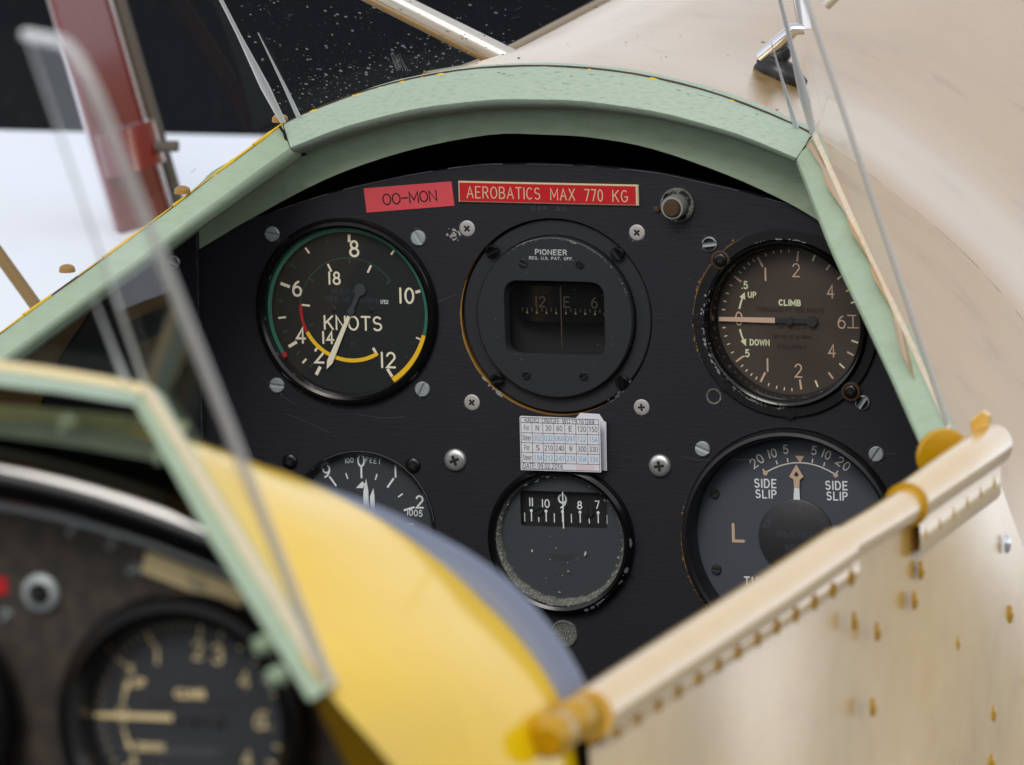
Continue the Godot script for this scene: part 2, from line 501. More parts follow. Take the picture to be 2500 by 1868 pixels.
# engraver's single-stroke alphabet, one unit high: [width, strokes]
func glyph(ch: String) -> Array:
	match ch:
		"0": return [0.56, [arc(0.28, 0.5, 0.28, 0.5, 90, 450, 24)]]
		"1": return [0.0, [P([0, 0, 0, 1])]]
		"2": return [0.56, [arc(0.28, 0.72, 0.27, 0.28, 165, -30, 10) + P([0.0, 0.0, 0.56, 0.0])]]
		"3": return [0.54, [arc(0.26, 0.76, 0.24, 0.24, 150, -80, 10), arc(0.26, 0.27, 0.28, 0.27, 85, -150, 12)]]
		"4": return [0.58, [P([0.42, 0, 0.42, 1, 0, 0.3, 0.58, 0.3])]]
		"5": return [0.54, [P([0.48, 1, 0.1, 1, 0.05, 0.56]) + arc(0.25, 0.32, 0.28, 0.32, 110, -145, 12)]]
		"6": return [0.56, [arc(0.28, 0.31, 0.28, 0.31, 90, 450, 20), arc(0.62, 0.34, 0.62, 0.68, 178, 112, 8)]]
		"7": return [0.54, [P([0, 1, 0.54, 1, 0.2, 0])]]
		"8": return [0.56, [arc(0.28, 0.76, 0.22, 0.24, -90, 270, 18), arc(0.28, 0.26, 0.28, 0.26, 90, 450, 20)]]
		"9": return [0.56, [arc(0.28, 0.69, 0.28, 0.31, 90, 450, 20), arc(-0.06, 0.66, 0.62, 0.68, -2, -68, 8)]]
		"A": return [0.66, [P([0, 0, 0.33, 1, 0.66, 0]), P([0.12, 0.34, 0.54, 0.34])]]
		"B": return [0.56, [P([0, 0, 0, 1, 0.3, 1]) + arc(0.3, 0.76, 0.22, 0.24, 85, -90, 8) + P([0.0, 0.52]), P([0.3, 0.52]) + arc(0.3, 0.26, 0.26, 0.26, 80, -90, 8) + P([0.0, 0.0])]]
		"C": return [0.58, [arc(0.32, 0.5, 0.32, 0.5, 50, 310, 18)]]
		"D": return [0.6, [P([0, 0, 0, 1, 0.26, 1]) + arc(0.26, 0.5, 0.34, 0.5, 80, -80, 12) + P([0.26, 0, 0, 0])]]
		"E": return [0.5, [P([0.5, 1, 0, 1, 0, 0, 0.5, 0]), P([0, 0.52, 0.42, 0.52])]]
		"F": return [0.5, [P([0.5, 1, 0, 1, 0, 0]), P([0, 0.52, 0.42, 0.52])]]
		"G": return [0.62, [arc(0.32, 0.5, 0.32, 0.5, 50, 345, 18) + P([0.62, 0.44, 0.36, 0.44])]]
		"H": return [0.58, [P([0, 0, 0, 1]), P([0.58, 0, 0.58, 1]), P([0, 0.52, 0.58, 0.52])]]
		"I": return [0.0, [P([0, 0, 0, 1])]]
		"K": return [0.58, [P([0, 0, 0, 1]), P([0.56, 1, 0.02, 0.42]), P([0.2, 0.6, 0.58, 0])]]
		"L": return [0.5, [P([0, 1, 0, 0, 0.5, 0])]]
		"M": return [0.74, [P([0, 0, 0, 1, 0.37, 0.25, 0.74, 1, 0.74, 0])]]
		"N": return [0.6, [P([0, 0, 0, 1, 0.6, 0, 0.6, 1])]]
		"O": return [0.66, [arc(0.33, 0.5, 0.33, 0.5, 90, 450, 24)]]
		"P": return [0.54, [P([0, 0, 0, 1, 0.28, 1]) + arc(0.28, 0.74, 0.25, 0.26, 85, -90, 8) + P([0.0, 0.48])]]
		"R": return [0.56, [P([0, 0, 0, 1, 0.28, 1]) + arc(0.28, 0.75, 0.25, 0.25, 85, -90, 8) + P([0.0, 0.5]), P([0.28, 0.5, 0.56, 0])]]
		"S": return [0.54, [arc(0.27, 0.75, 0.25, 0.25, 35, 250, 10) + arc(0.27, 0.26, 0.27, 0.26, 70, -145, 10)]]
		"T": return [0.58, [P([0, 1, 0.58, 1]), P([0.29, 1, 0.29, 0])]]
		"U": return [0.58, [P([0, 1]) + arc(0.29, 0.29, 0.29, 0.29, 180, 360, 10) + P([0.58, 1])]]
		"V": return [0.6, [P([0, 1, 0.3, 0, 0.6, 1])]]
		"W": return [0.86, [P([0, 1, 0.21, 0, 0.43, 0.9, 0.65, 0, 0.86, 1])]]
		"X": return [0.6, [P([0, 0, 0.6, 1]), P([0, 1, 0.6, 0])]]
		"&": return [0.62, [P([0.6, 0]) + arc(0.26, 0.78, 0.17, 0.2, 200, -30, 8) + arc(0.25, 0.26, 0.25, 0.26, 100, 350, 10)]]
		"/": return [0.4, [P([0, -0.1, 0.4, 1.1])]]
		"-": return [0.5, [P([0, 0.5, 0.5, 0.5])]]
		".": return [0.0, [P([0, 0, 0, 0.04])]]
	return [0.35, []]

func text_width(s: String, gap: float) -> float:
	var x := 0.0
	for i in s.length():
		x += float(glyph(s[i])[0]) + gap
	return x - gap

# lettering centred on c (mm), cap height h, stroke w; sx widens the letters; turn in radians
func text_st(st: SurfaceTool, s: String, c: Vector2, h: float, w: float, z: float, sx := 1.0, gap := 0.3, turn := 0.0):
	var x := -text_width(s, gap) * 0.5
	var lift := 0
	for i in s.length():
		var g := glyph(s[i])
		for stroke in g[1]:
			var q := []
			for p in stroke:
				q.append(c + Vector2((x + p.x) * h * sx, (p.y - 0.5) * h).rotated(turn))
			var closed: bool = q.size() > 3 and q[0].distance_to(q[q.size() - 1]) < 0.001 * h
			if closed:
				q.pop_back()
			ribbon(st, q, w, z + 0.02 * (lift % 4), closed)
			lift += 1
		x += float(g[0]) + gap

func text(s: String, c: Vector2, h: float, w: float, z: float, sx := 1.0, gap := 0.3, turn := 0.0) -> ArrayMesh:
	var st := new_st()
	text_st(st, s, c, h, w, z, sx, gap, turn)
	return done(st)

# lettering stretched to a given width
func text_fit(s: String, c: Vector2, h: float, w: float, z: float, width: float, gap := 0.3) -> ArrayMesh:
	return text(s, c, h, w, z, width / (text_width(s, gap) * h), gap)

# letters set round a circle, tops outwards
func text_round(s: String, r: float, from: float, to: float, h: float, w: float, z: float, c := Vector2.ZERO) -> ArrayMesh:
	var st := new_st()
	for i in s.length():
		var a := deg_to_rad(lerpf(from, to, float(i) / maxi(1, s.length() - 1)))
		text_st(st, s[i], c + Vector2(sin(a), cos(a)) * r, h, w, z, 1.0, 0.3, -a)
	return done(st)

func tick(g: Node, nm: String, m: String, clock: float, r0: float, r1: float, w: float, z: float, c := Vector2.ZERO):
	# one painted scale mark
	var st := new_st()
	tick_st(st, clock, r0, r1, w, z, c)
	add(nm, g, done(st), m)

func tick_st(st: SurfaceTool, clock: float, r0: float, r1: float, w: float, z: float, c := Vector2.ZERO):
	var a := deg_to_rad(clock)
	var d := Vector2(sin(a), cos(a))
	ribbon(st, [c + d * r0, c + d * r1], w, z, false, false)

func band(r: float, w: float, from: float, to: float, z: float, c := Vector2.ZERO) -> ArrayMesh:
	var st := new_st()
	var n := maxi(6, int(absf(to - from) / 3.0))
	var q := []
	for i in n + 1:
		var a := deg_to_rad(lerpf(from, to, float(i) / n))
		q.append(c + Vector2(sin(a), cos(a)) * r)
	ribbon(st, q, w, z, false, false)
	return done(st)

# a ring of worn-through paint, widest in the middle, ragged along its edges
func crescent(r: float, wide: float, from: float, to: float, z: float) -> ArrayMesh:
	var st := new_st()
	var a := []
	var b := []
	for i in 61:
		var f := i / 60.0
		var an := deg_to_rad(lerpf(from, to, f))
		var d := Vector3(sin(an), cos(an), 0)
		a.append((d * r + Vector3(0, 0, z)) * MM)
		b.append((d * (r + wide * pow(sin(PI * f), 0.6) * rng.randf_range(0.7, 1.1) + 0.02) + Vector3(0, 0, z)) * MM)
	sheet(st, [a, b], false, false)
	return done(st)

# worn spots: small ragged flakes scattered along a ring between two clock angles
func flakes(r0: float, r1: float, from: float, to: float, count: int, size: float, z: float, c := Vector2.ZERO) -> ArrayMesh:
	var st := new_st()
	st.set_smooth_group(-1)
	for i in count:
		var a := deg_to_rad(rng.randf_range(from, to))
		var r := rng.randf_range(r0, r1)
		var p := c + Vector2(sin(a), cos(a)) * r
		var s := size * pow(rng.randf(), 2.5) + 0.08
		var long := rng.randf_range(1.0, 2.6)
		var off := rng.randf() * TAU
		var ring := []
		for k in 6:
			var b := off + TAU * k / 6
			var e := Vector2(cos(b) * long, sin(b)) * s * rng.randf_range(0.5, 1.1)
			ring.append(p + e.rotated(-a))
		for k in 6:
			var u: Vector2 = ring[k]
			var v: Vector2 = ring[(k + 1) % 6]
			tri3(st, Vector3(p.x, p.y, z + 0.01 * (i % 5)) * MM, Vector3(v.x, v.y, z + 0.01 * (i % 5)) * MM, Vector3(u.x, u.y, z + 0.01 * (i % 5)) * MM)
	return done(st)

func stuff(o: Node) -> Node:
	o.set_meta("kind", "stuff")
	return o

# ------------------------------------------------------------------ screws
func slot_screw(parent: Node, c: Vector2, r: float, turn_deg: float, m: String, z := 0.0, dome := 0.25):
	# cheese head with a real slot cut across it
	var st := new_st()
	var half := r * 0.13
	for side in [-1, 1]:
		var out := PackedVector2Array()
		var a0 := asin(half / r)
		for k in 15:
			var a: float = lerpf(a0, PI - a0, k / 14.0)
			out.append(Vector2(cos(a), sin(a) * side) * r)
		plate_st(st, out, -0.5, 1.1 + dome, 0.25 + dome)
	plate_st(st, rect(-r * 0.97, -half, r * 0.97, half), -0.5, 0.45, 0.0)
	var o := add("screw", parent, done(st), m, "", Vector3(c.x, c.y, z) * MM, deg_to_rad(turn_deg))
	return o

func cross_screw(parent: Node, c: Vector2, r: float, turn_deg: float, m: String, z := 0.0, dome := 0.8):
	var o := Node3D.new()
	var st := new_st()
	var prof := [[r, -0.3]]
	for k in 7:
		var a := PI / 2 * k / 6.0
		prof.append([r * (0.42 + 0.58 * cos(a)) if k < 6 else r * 0.42, dome * (0.25 + 0.75 * sin(a))])
	prof.append([0.001, dome])
	lathe_st(st, prof, 28)
	o.free()
	var s := add("screw", parent, done(st), m, "", Vector3(c.x, c.y, z) * MM, deg_to_rad(turn_deg))
	var cst := new_st()
	ribbon(cst, P([-r * 0.45, 0, r * 0.45, 0]), r * 0.26, dome + 0.05, false, false)
	ribbon(cst, P([0, -r * 0.45, 0, r * 0.45]), r * 0.26, dome + 0.07, false, false)
	if parent == plane or parent.get_parent() == plane and parent.name.begins_with("screw"):
		pass
	s.set_meta("recess", true)
	var recess := add("recess", s if parent == plane else parent, done(cst), "slot_dark", "", Vector3.ZERO if parent == plane else Vector3(c.x, c.y, z) * MM, 0.0 if parent == plane else deg_to_rad(turn_deg))
	s.remove_meta("recess")
	return recess

# ------------------------------------------------------------------ fuselage skins
# half sections: [distance from the centre line, height]
const SEC_FRAME := [[0.0, 0.112], [0.035, 0.1095], [0.07, 0.102], [0.10, 0.092], [0.1195, 0.085], [0.155, 0.060], [0.19, 0.030], [0.2245, -0.012], [0.240, -0.04], [0.247, -0.08], [0.25, -0.16], [0.25, -0.45]]
const SEC_NOSE := [[0.0, 0.108], [0.035, 0.104], [0.07, 0.091], [0.10, 0.074], [0.1195, 0.061], [0.155, 0.034], [0.19, 0.0], [0.2245, -0.045], [0.240, -0.075], [0.247, -0.11], [0.25, -0.18], [0.25, -0.45]]

func section(t: float, z: float) -> Array:
	var half := []
	for i in SEC_FRAME.size():
		half.append(Vector3(lerpf(SEC_FRAME[i][0], SEC_NOSE[i][0], t), lerpf(SEC_FRAME[i][1], SEC_NOSE[i][1], t), z))
	half = spline(half, 4)
	var o := []
	for i in range(half.size() - 1, 0, -1):
		o.append(Vector3(XC - half[i].x, half[i].y, z))
	for p in half:
		o.append(Vector3(XC + p.x, p.y, z))
	return o

func build_fuselage():
	# forward deck: from the front windscreen frame to the nose
	var rows := []
	for i in 21:
		var f := i / 20.0
		var z := lerpf(0.018, -1.7, f * f)
		rows.append(section(smoothstep(0.018, -0.16, z), z))
	var fd := add("forward_deck", plane, loft(rows, false, false), "deck_dope", "glossy cream-yellow fuselage skin ahead of the front windscreen")
	# side skins below the windscreen legs, as far aft as the doors
	for sg in [-1, 1]:
		var half := []
		for q in SEC_FRAME:
			half.append(Vector2(q[0], q[1]))
		half = spline(half, 6)
		var rws := []
		for i in 17:
			var z := lerpf(0.018, 0.262, i / 16.0)
			var xl: float = LEG[LEG.size() - 1][0]
			for k in LEG.size() - 1:
				if z <= LEG[k + 1][2]:
					xl = lerpf(LEG[k][0], LEG[k + 1][0], clampf((z - LEG[k][2]) / (LEG[k + 1][2] - LEG[k][2]), 0, 1))
					break
			var start := 0
			while half[start].x < xl + (0.010 if sg < 0 else 0.0):
				start += 1
			var row := []
			for k in 25:
				var f := start - 1 + (half.size() - start) * k / 24.0
				var i0 := int(f)
				var p: Vector2 = half[i0].lerp(half[mini(i0 + 1, half.size() - 1)], f - i0)
				row.append(Vector3(XC + sg * p.x, p.y - (0.010 if sg < 0 else 0.003) * clampf((z - 0.018) / 0.05, 0, 1) * maxf(0.0, 1.0 - k / 10.0), z))
			rws.append(row)
		add("cowl_side", plane, loft(rws, false, false), "deck_dope", "cream-yellow fuselage side below the windscreen")
	# firewall and inner tub that close the dark space behind the panels
	var st := new_st()
	var x0 := XC - 0.238
	var x1 := XC + 0.238
	var z0 := -1.65
	var z1 := 2.3
	quad(st, Vector3(x0, -0.46, z0), Vector3(x1, -0.46, z0), Vector3(x1, -0.46, z1), Vector3(x0, -0.46, z1))
	quad(st, Vector3(x0, -0.46, z0), Vector3(x0, -0.46, z1), Vector3(x0, -0.045, z1), Vector3(x0, -0.045, z0))
	quad(st, Vector3(x1, -0.46, z0), Vector3(x1, -0.46, z1), Vector3(x1, -0.14, z1), Vector3(x1, -0.14, z0))
	quad(st, Vector3(x1, -0.14, z0), Vector3(x1, -0.14, 0.8), Vector3(x1, -0.045, 0.8), Vector3(x1, -0.045, z0))
	quad(st, Vector3(x0, -0.46, z1), Vector3(x1, -0.46, z1), Vector3(x1, -0.13, z1), Vector3(x0, -0.13, z1))
	for sg in [-1, 1]:
		quad(st, Vector3(XC + sg * 0.238, -0.045, 0.21), Vector3(XC + sg * 0.238, -0.045, 0.8), Vector3(XC + sg * 0.2385, -0.006, 0.8), Vector3(XC + sg * 0.2230, -0.016, 0.21))
	for zz in [-1.6, -0.3, 0.81]:
		var ring := section(0.0 if zz > 0.0 else 1.0, zz)
		for k in ring.size() - 1:
			tri3(st, Vector3(XC, -0.2, zz), ring[k] * Vector3(0.97, 0.96, 1), ring[k + 1] * Vector3(0.97, 0.96, 1))
		tri3(st, Vector3(XC, -0.2, zz), ring[ring.size() - 1], ring[0])
	add("cockpit_tub", plane, done(st), "void_black", "black inside of the cockpits")
	# skin between the cockpits
	var fr := [[0.0, 0.105, 0.80], [0.06, 0.102, 0.80], [0.1155, 0.094, 0.80], [0.1425, 0.087, 0.80], [0.1805, 0.070, 0.80], [0.2175, 0.043, 0.803], [0.2405, 0.003, 0.812], [0.2475, -0.06, 0.82], [0.25, -0.2, 0.82], [0.25, -0.45, 0.82]]
	var re := [[0.0, 0.128, 0.915], [0.06, 0.1255, 0.915], [0.1195, 0.119, 0.915], [0.15, 0.1015, 0.953], [0.185, 0.081, 0.996], [0.2275, 0.058, 1.05], [0.2385, 0.015, 1.0], [0.247, -0.04, 0.955], [0.25, -0.2, 0.94], [0.25, -0.45, 0.94]]
	var A := []
	var B := []
	for i in fr.size():
		A.append(Vector3(fr[i][0], fr[i][1], fr[i][2]))
		B.append(Vector3(re[i][0], re[i][1], re[i][2]))
	A = spline(A, 5)
	B = spline(B, 5)
	rows = []
	for k in 9:
		var v := k / 8.0
		var row := []
		for sgn in [-1, 1]:
			var n := A.size()
			for q in n:
				var i: int = n - 1 - q if sgn < 0 else q
				if sgn > 0 and q == 0:
					continue
				var w: float = A[i].x / 0.22
				var lip: Vector3 = A[i] + Vector3(-0.005 * w * w * w, -0.002 - 0.008 * w * w, 0) * clampf(A[i].y / 0.05, 0, 1) if A[i].y > -0.05 else A[i]
				var p: Vector3 = lip.lerp(B[i], v)
				var bulge := sin(v * PI) * 0.004
				row.append(Vector3(XC + sgn * (p.x + bulge * p.x / 0.25), p.y + bulge * 0.5, p.z))
		rows.append(row)
	add("middle_deck", plane, loft(rows, false, false), "yellow_deck", "glossy bright yellow deck between the two cockpits")
	# padded grey roll along the rear lip of the front cockpit
	var path := []
	var radii := []
	for sgn in [-1, 1]:
		for q in 30:
			var i: int = 29 - q if sgn < 0 else q
			if sgn > 0 and q == 0:
				continue
			path.append(Vector3(XC + sgn * A[i].x * lerpf(0.962, 0.998, clampf((A[i].x - 0.18) / 0.06, 0, 1)), A[i].y - lerpf(0.0205, 0.0125, clampf((A[i].x - 0.1) / 0.1, 0, 1)), A[i].z - 0.010))
			radii.append(lerpf(0.0065, 0.0108, clampf(A[i].x / 0.2, 0, 1)))
	add("lip_padding", plane, tube(path, radii, 16), "grey_vinyl", "blue-grey padded roll along the rear lip of the front cockpit")
	# side skins from the front door aft on the left, and behind the rear opening
	var ls := new_st()
	quad(ls, Vector3(XC - 0.25, -0.45, 0.02), Vector3(XC - 0.25, -0.45, 0.82), Vector3(XC - 0.245, -0.005, 0.82), Vector3(XC - 0.2285, -0.012, 0.2))
	quad(ls, Vector3(XC - 0.25, -0.45, 0.95), Vector3(XC - 0.25, -0.45, 2.3), Vector3(XC - 0.245, 0.03, 2.3), Vector3(XC - 0.235, 0.03, 1.1))
	add("side_skin", plane, done(ls), "yellow_dope")
	var rs := new_st()
	quad(rs, Vector3(XC + 0.25, -0.45, 0.95), Vector3(XC + 0.25, -0.45, 2.3), Vector3(XC + 0.25, -0.13, 2.3), Vector3(XC + 0.25, -0.13, 0.97))
	add("side_skin", plane, done(rs), "yellow_dope")
	# turned-in jamb where the rear cockpit opening drops away; its shade is painted ochre
	var jamb := [Vector3(XC + 0.2275, 0.056, 1.049), Vector3(XC + 0.2385, 0.013, 0.999), Vector3(XC + 0.247, -0.043, 0.954), Vector3(XC + 0.25, -0.2, 0.939)]
	var js := spline(jamb, 6)
	var inn := []
	for i in js.size():
		var f := float(i) / (js.size() - 1)
		inn.append(js[i] + Vector3(-0.006 - 0.045 * f, 0.0, -0.002 - 0.01 * f))
	add("door_jamb", plane, loft([js, inn], false, false), "yellow_plain", "turned-in edge of the rear cockpit opening, its shade painted in ochre")

# ------------------------------------------------------------------ green windscreen frames with perspex
const LEG := [[0.1195, 0.086, 0.025], [0.14, 0.0685, 0.062], [0.165, 0.047, 0.106], [0.195, 0.0225, 0.158], [0.2275, -0.005, 0.216]]

const LEG_REAR := [[0.1195, 0.086, 0.025], [0.14, 0.0714, 0.050], [0.165, 0.0537, 0.0806], [0.195, 0.0325, 0.1173], [0.2275, 0.0095, 0.157]]

func frame_curve(off: Vector3) -> Array:
	var leg_pts: Array = LEG_REAR if off.z > 0.1 else LEG
	# outer edge from the left leg end over the arch to the right leg end: [point, part of it]
	var o := []
	for i in range(leg_pts.size() - 1, 0, -1):
		o.append([Vector3(XC - leg_pts[i][0], leg_pts[i][1], leg_pts[i][2]) + off, 0])
	for i in 25:
		var u := lerpf(-1, 1, i / 24.0)
		var y := 0.086 + (0.0275 if off.z < 0.1 else 0.010) * (1.0 - pow(absf(u), 2.1))
		o.append([Vector3(XC + u * 0.1195, y, 0.025) + off, 1])
	for i in range(1, leg_pts.size()):
		o.append([Vector3(XC + leg_pts[i][0], leg_pts[i][1], leg_pts[i][2]) + off, 2])
	return o

func frame_strip(pts: Array, off: Vector3, f0: float, f1: float, d0: float, d1: float) -> Array:
	# two rows across the frame face: f runs from the outer (0) to the inner edge (1), d is the height off the face
	var a := []
	var b := []
	for p in pts:
		var q: Vector3 = p - off
		var u := clampf((q.x - XC) / 0.1195, -1, 1)
		var leg := clampf((q.z - 0.025) / 0.19, 0, 1)
		var sg := signf(q.x - XC)
		var inward := Vector3(0, -0.0195, 0).lerp(Vector3(-sg * 0.008, -0.0135, 0), pow(absf(u), 3.0))
		inward = inward.lerp(Vector3(-sg * 0.0135, -0.007, 0), minf(1.0, leg * 3.0))
		if off.z > 0.1:
			inward *= 0.36 + 0.2 * minf(1.0, leg * 3.0)
		a.append(p + inward * f0 + Vector3(0, 0, d0))
		b.append(p + inward * f1 + Vector3(0, 0, d1))
	return [a, b]

func build_coaming(off: Vector3, which: String):
	var root := node(which + "_windscreen_frame", ("pale green painted wooden arch framing the front instrument panel" if which == "front" else "blurred pale green windscreen frame of the rear cockpit"), Vector3.ZERO)
	var all := frame_curve(off)
	var segs := {"arch": [], "left": [], "right": []}
	for i in all.size():
		var p: Vector3 = all[i][0]
		if all[i][1] == 1:
			segs.arch.append(p)
	segs.left = []
	for i in LEG.size():
		segs.left.append(all[i][0])
	for i in range(all.size() - LEG.size(), all.size()):
		segs.right.append(all[i][0])
	for nm in ["left", "arch", "right"]:
		var pts: Array = segs[nm]
		if nm != "arch":
			pts = spline(pts, 4)
		# gap at the joints
		var cut: Array = pts.duplicate()
		if nm == "arch":
			cut[0] = cut[0].lerp(cut[1], 0.04)
			cut[cut.size() - 1] = cut[cut.size() - 1].lerp(cut[cut.size() - 2], 0.04)
		var rows := []
		for s in [[-0.02, -0.012], [-0.02, -0.004], [0.04, -0.002], [0.35, 0.0015], [0.66, 0.0045], [0.78, 0.0035], [0.92, -0.003], [1.0, -0.010], [1.0, -0.028]]:
			var r := frame_strip(cut, off, s[0], s[0], s[1], s[1])
			var row: Array = r[0]
			for k in row.size():
				row[k] += Vector3(0, sin(k * 1.7 + s[0] * 5.0) * 0.00012, sin(k * 2.3) * 0.00012)
			rows.append(row)
		var fs := new_st()
		var grp := 1
		sheet_group(fs, rows.slice(0, 3), grp)
		for cutrows in [rows.slice(2, 5), rows.slice(4, 8), rows.slice(7, 9)]:
			grp += 1
			sheet_group(fs, cutrows, grp)
		add("frame_arch" if nm == "arch" else "frame_leg", root, done(fs), "green_weathered" if nm == "arch" else "green_paint", "weathered pale blue-green arch over the panel" if nm == "arch" and which == "front" else "")
	# dark inner ring behind the face
	var ring := new_st()
	var arch: Array = segs.arch
	var legs_l: Array = spline(segs.left, 4)
	var legs_r: Array = spline(segs.right, 4)
	var whole: Array = legs_l.slice(0, legs_l.size() - 1) + arch + legs_r.slice(1)
	var lo := [[-162, 26.5], [-150, 33.5], [-140.6, 39], [-102.3, 59.1], [-64.5, 72.5], [-27, 80.3], [-2.8, 80.9], [20, 80], [47, 75.6], [80, 65], [106.6, 53.6], [122, 45]]
	var hi := [[-176, 42], [-160, 56], [-150, 64], [-112, 82], [-68, 95], [-28, 102], [-2, 103], [22, 102], [50, 98], [84, 89], [116, 78], [134, 60]]
	if which == "rear":
		for k in lo.size():
			lo[k][1] = 42.0 + 0.3 * lo[k][1]
			hi[k][1] = 78.0 - 0.0004 * lo[k][0] * lo[k][0]
	var r1 := []
	var r2 := []
	var r3 := []
	for k in lo.size():
		var zl := 4.0 if which == "front" else -3.0
		r1.append(off + Vector3(hi[k][0], hi[k][1], 4.0) * MM)
		r2.append(off + Vector3(lo[k][0], lo[k][1], zl) * MM)
	r1 = spline(r1, 4)
	r2 = spline(r2, 4)
	for q in r2:
		r3.append(q + Vector3(0, 0, -0.018))
	sheet(ring, [r1, r2, r3], false, true)
	add("frame_liner", root, done(ring), "green_paint", "green inner ring below the arch")
	# joint cracks
	for sg in [-1, 1]:
		var c: Vector3 = off + Vector3(XC + sg * 0.1195, 0.086, 0.025)
		var cr := new_st()
		var pth := []
		var wob := [0.0, 0.0006, -0.0003, 0.0005, 0.0, 0.0004] if sg < 0 else [0.0, 0.0001, 0.0, -0.0001, 0.0001, 0.0]
		for k in 6:
			var f := k / 5.0
			pth.append(c + Vector3(-sg * 0.008 * f + wob[k], -0.0138 * f, 0.0018 + 0.0006 * sin(f * 3.0) - 0.010 * pow(f, 5.0)))
		tube_st(cr, pth, 0.00062 if sg < 0 else 0.0003, 6)
		if sg < 0:
			tube_st(cr, [pth[5], pth[5] + Vector3(-0.0035, -0.0010, 0.003), pth[5] + Vector3(-0.007, -0.0028, 0.004)], [0.0004, 0.0003, 0.0001], 6)
		add("joint_crack", root, done(cr), "crack_dark")
	# fine weather checks in the paint of the arch
	if which == "front":
		var ck := new_st()
		for k in 90:
			var i0 := rng.randi_range(8, arch.size() - 3)
			var c0: Vector3 = (arch[i0] as Vector3).lerp(arch[i0 + 1], rng.randf())
			var along: Vector3 = (arch[i0 + 1] - arch[i0]).normalized()
			var fr := rng.randf_range(0.08, 0.6)
			var base: Vector3 = frame_strip([c0], off, fr, fr, 0, 0)[0][0] + Vector3(0, 0, lerpf(-0.0019, 0.0042, (fr - 0.04) / 0.62))
			var hl := rng.randf_range(0.0004, 0.0022)
			tube_st(ck, [base - along * hl, base + Vector3(0, rng.randf_range(-0.0002, 0.0002), 0), base + along * hl], [0.00004, 0.00016, 0.00004], 5)
		stuff(add("paint_check", root, done(ck), "check_grey", "fine dark weather checks in the green paint"))
	# wooden and yellow scraped edge along the outside
	var edge := new_st()
	var chip := new_st()
	for k in whole.size() - 1:
		var a: Vector3 = whole[k]
		var b: Vector3 = whole[k + 1]
		tube_st(edge, [a + Vector3(0, 0.0001, -0.0040), b + Vector3(0, 0.0001, -0.0040)], 0.0007 if which == "front" else 0.0024, 6, false)
	add("frame_edge", root, done(edge), "wood_dark" if which == "front" else "label_cream")
	if which == "front":
		var ye := new_st()
		for k in legs_l.size() - 1:
			if rng.randf() < 0.85:
				tube_st(ye, [legs_l[k] + Vector3(0, 0.0005, -0.0036), legs_l[k + 1] + Vector3(0, 0.0005, -0.0036)], [rng.randf_range(0.0002, 0.0009), rng.randf_range(0.0002, 0.0009)], 6, false)
		stuff(add("yellow_paint_edge", root, done(ye), "yellow_chip", "ragged yellow paint line along the left leg of the frame"))
	for k in 70:
		var i := rng.randi_range(0, whole.size() - 2)
		var f := rng.randf()
		if which == "front" and whole[i].x > 0.115:
			continue
		var p: Vector3 = whole[i].lerp(whole[i + 1], f)
		var dirv: Vector3 = (whole[i + 1] - whole[i]).normalized()
		if rng.randf() < 0.3:
			continue
		var ln := rng.randf_range(0.0005, 0.004) * rng.randf()
		tube_st(chip, [p - dirv * ln + Vector3(0, -0.0002, -0.0036), p + Vector3(0, -0.0005, -0.0034), p + dirv * ln + Vector3(0, -0.0002, -0.0036)], [0.0002, rng.randf_range(0.0003, 0.0011), 0.0002], 6)
	stuff(add("yellow_paint_chip", root, done(chip), "yellow_chip", "scraps of yellow paint along the outer edge"))
	# raw wood strip showing in the gap outside the right leg
	var gapst := new_st()
	var outer := []
	var outer2 := []
	for q in legs_r:
		outer.append(q + Vector3(0.0006, 0.0008, 0.0012))
		outer2.append(q + Vector3(0.0022, 0.0030, 0.0010))
	sheet(gapst, [outer, outer2], false, false)
	add("bare_wood_strip", root, done(gapst), "raw_wood", "splintered bare wood strip beside the right leg of the frame")
	build_windscreen(off, which, arch, legs_l, legs_r)

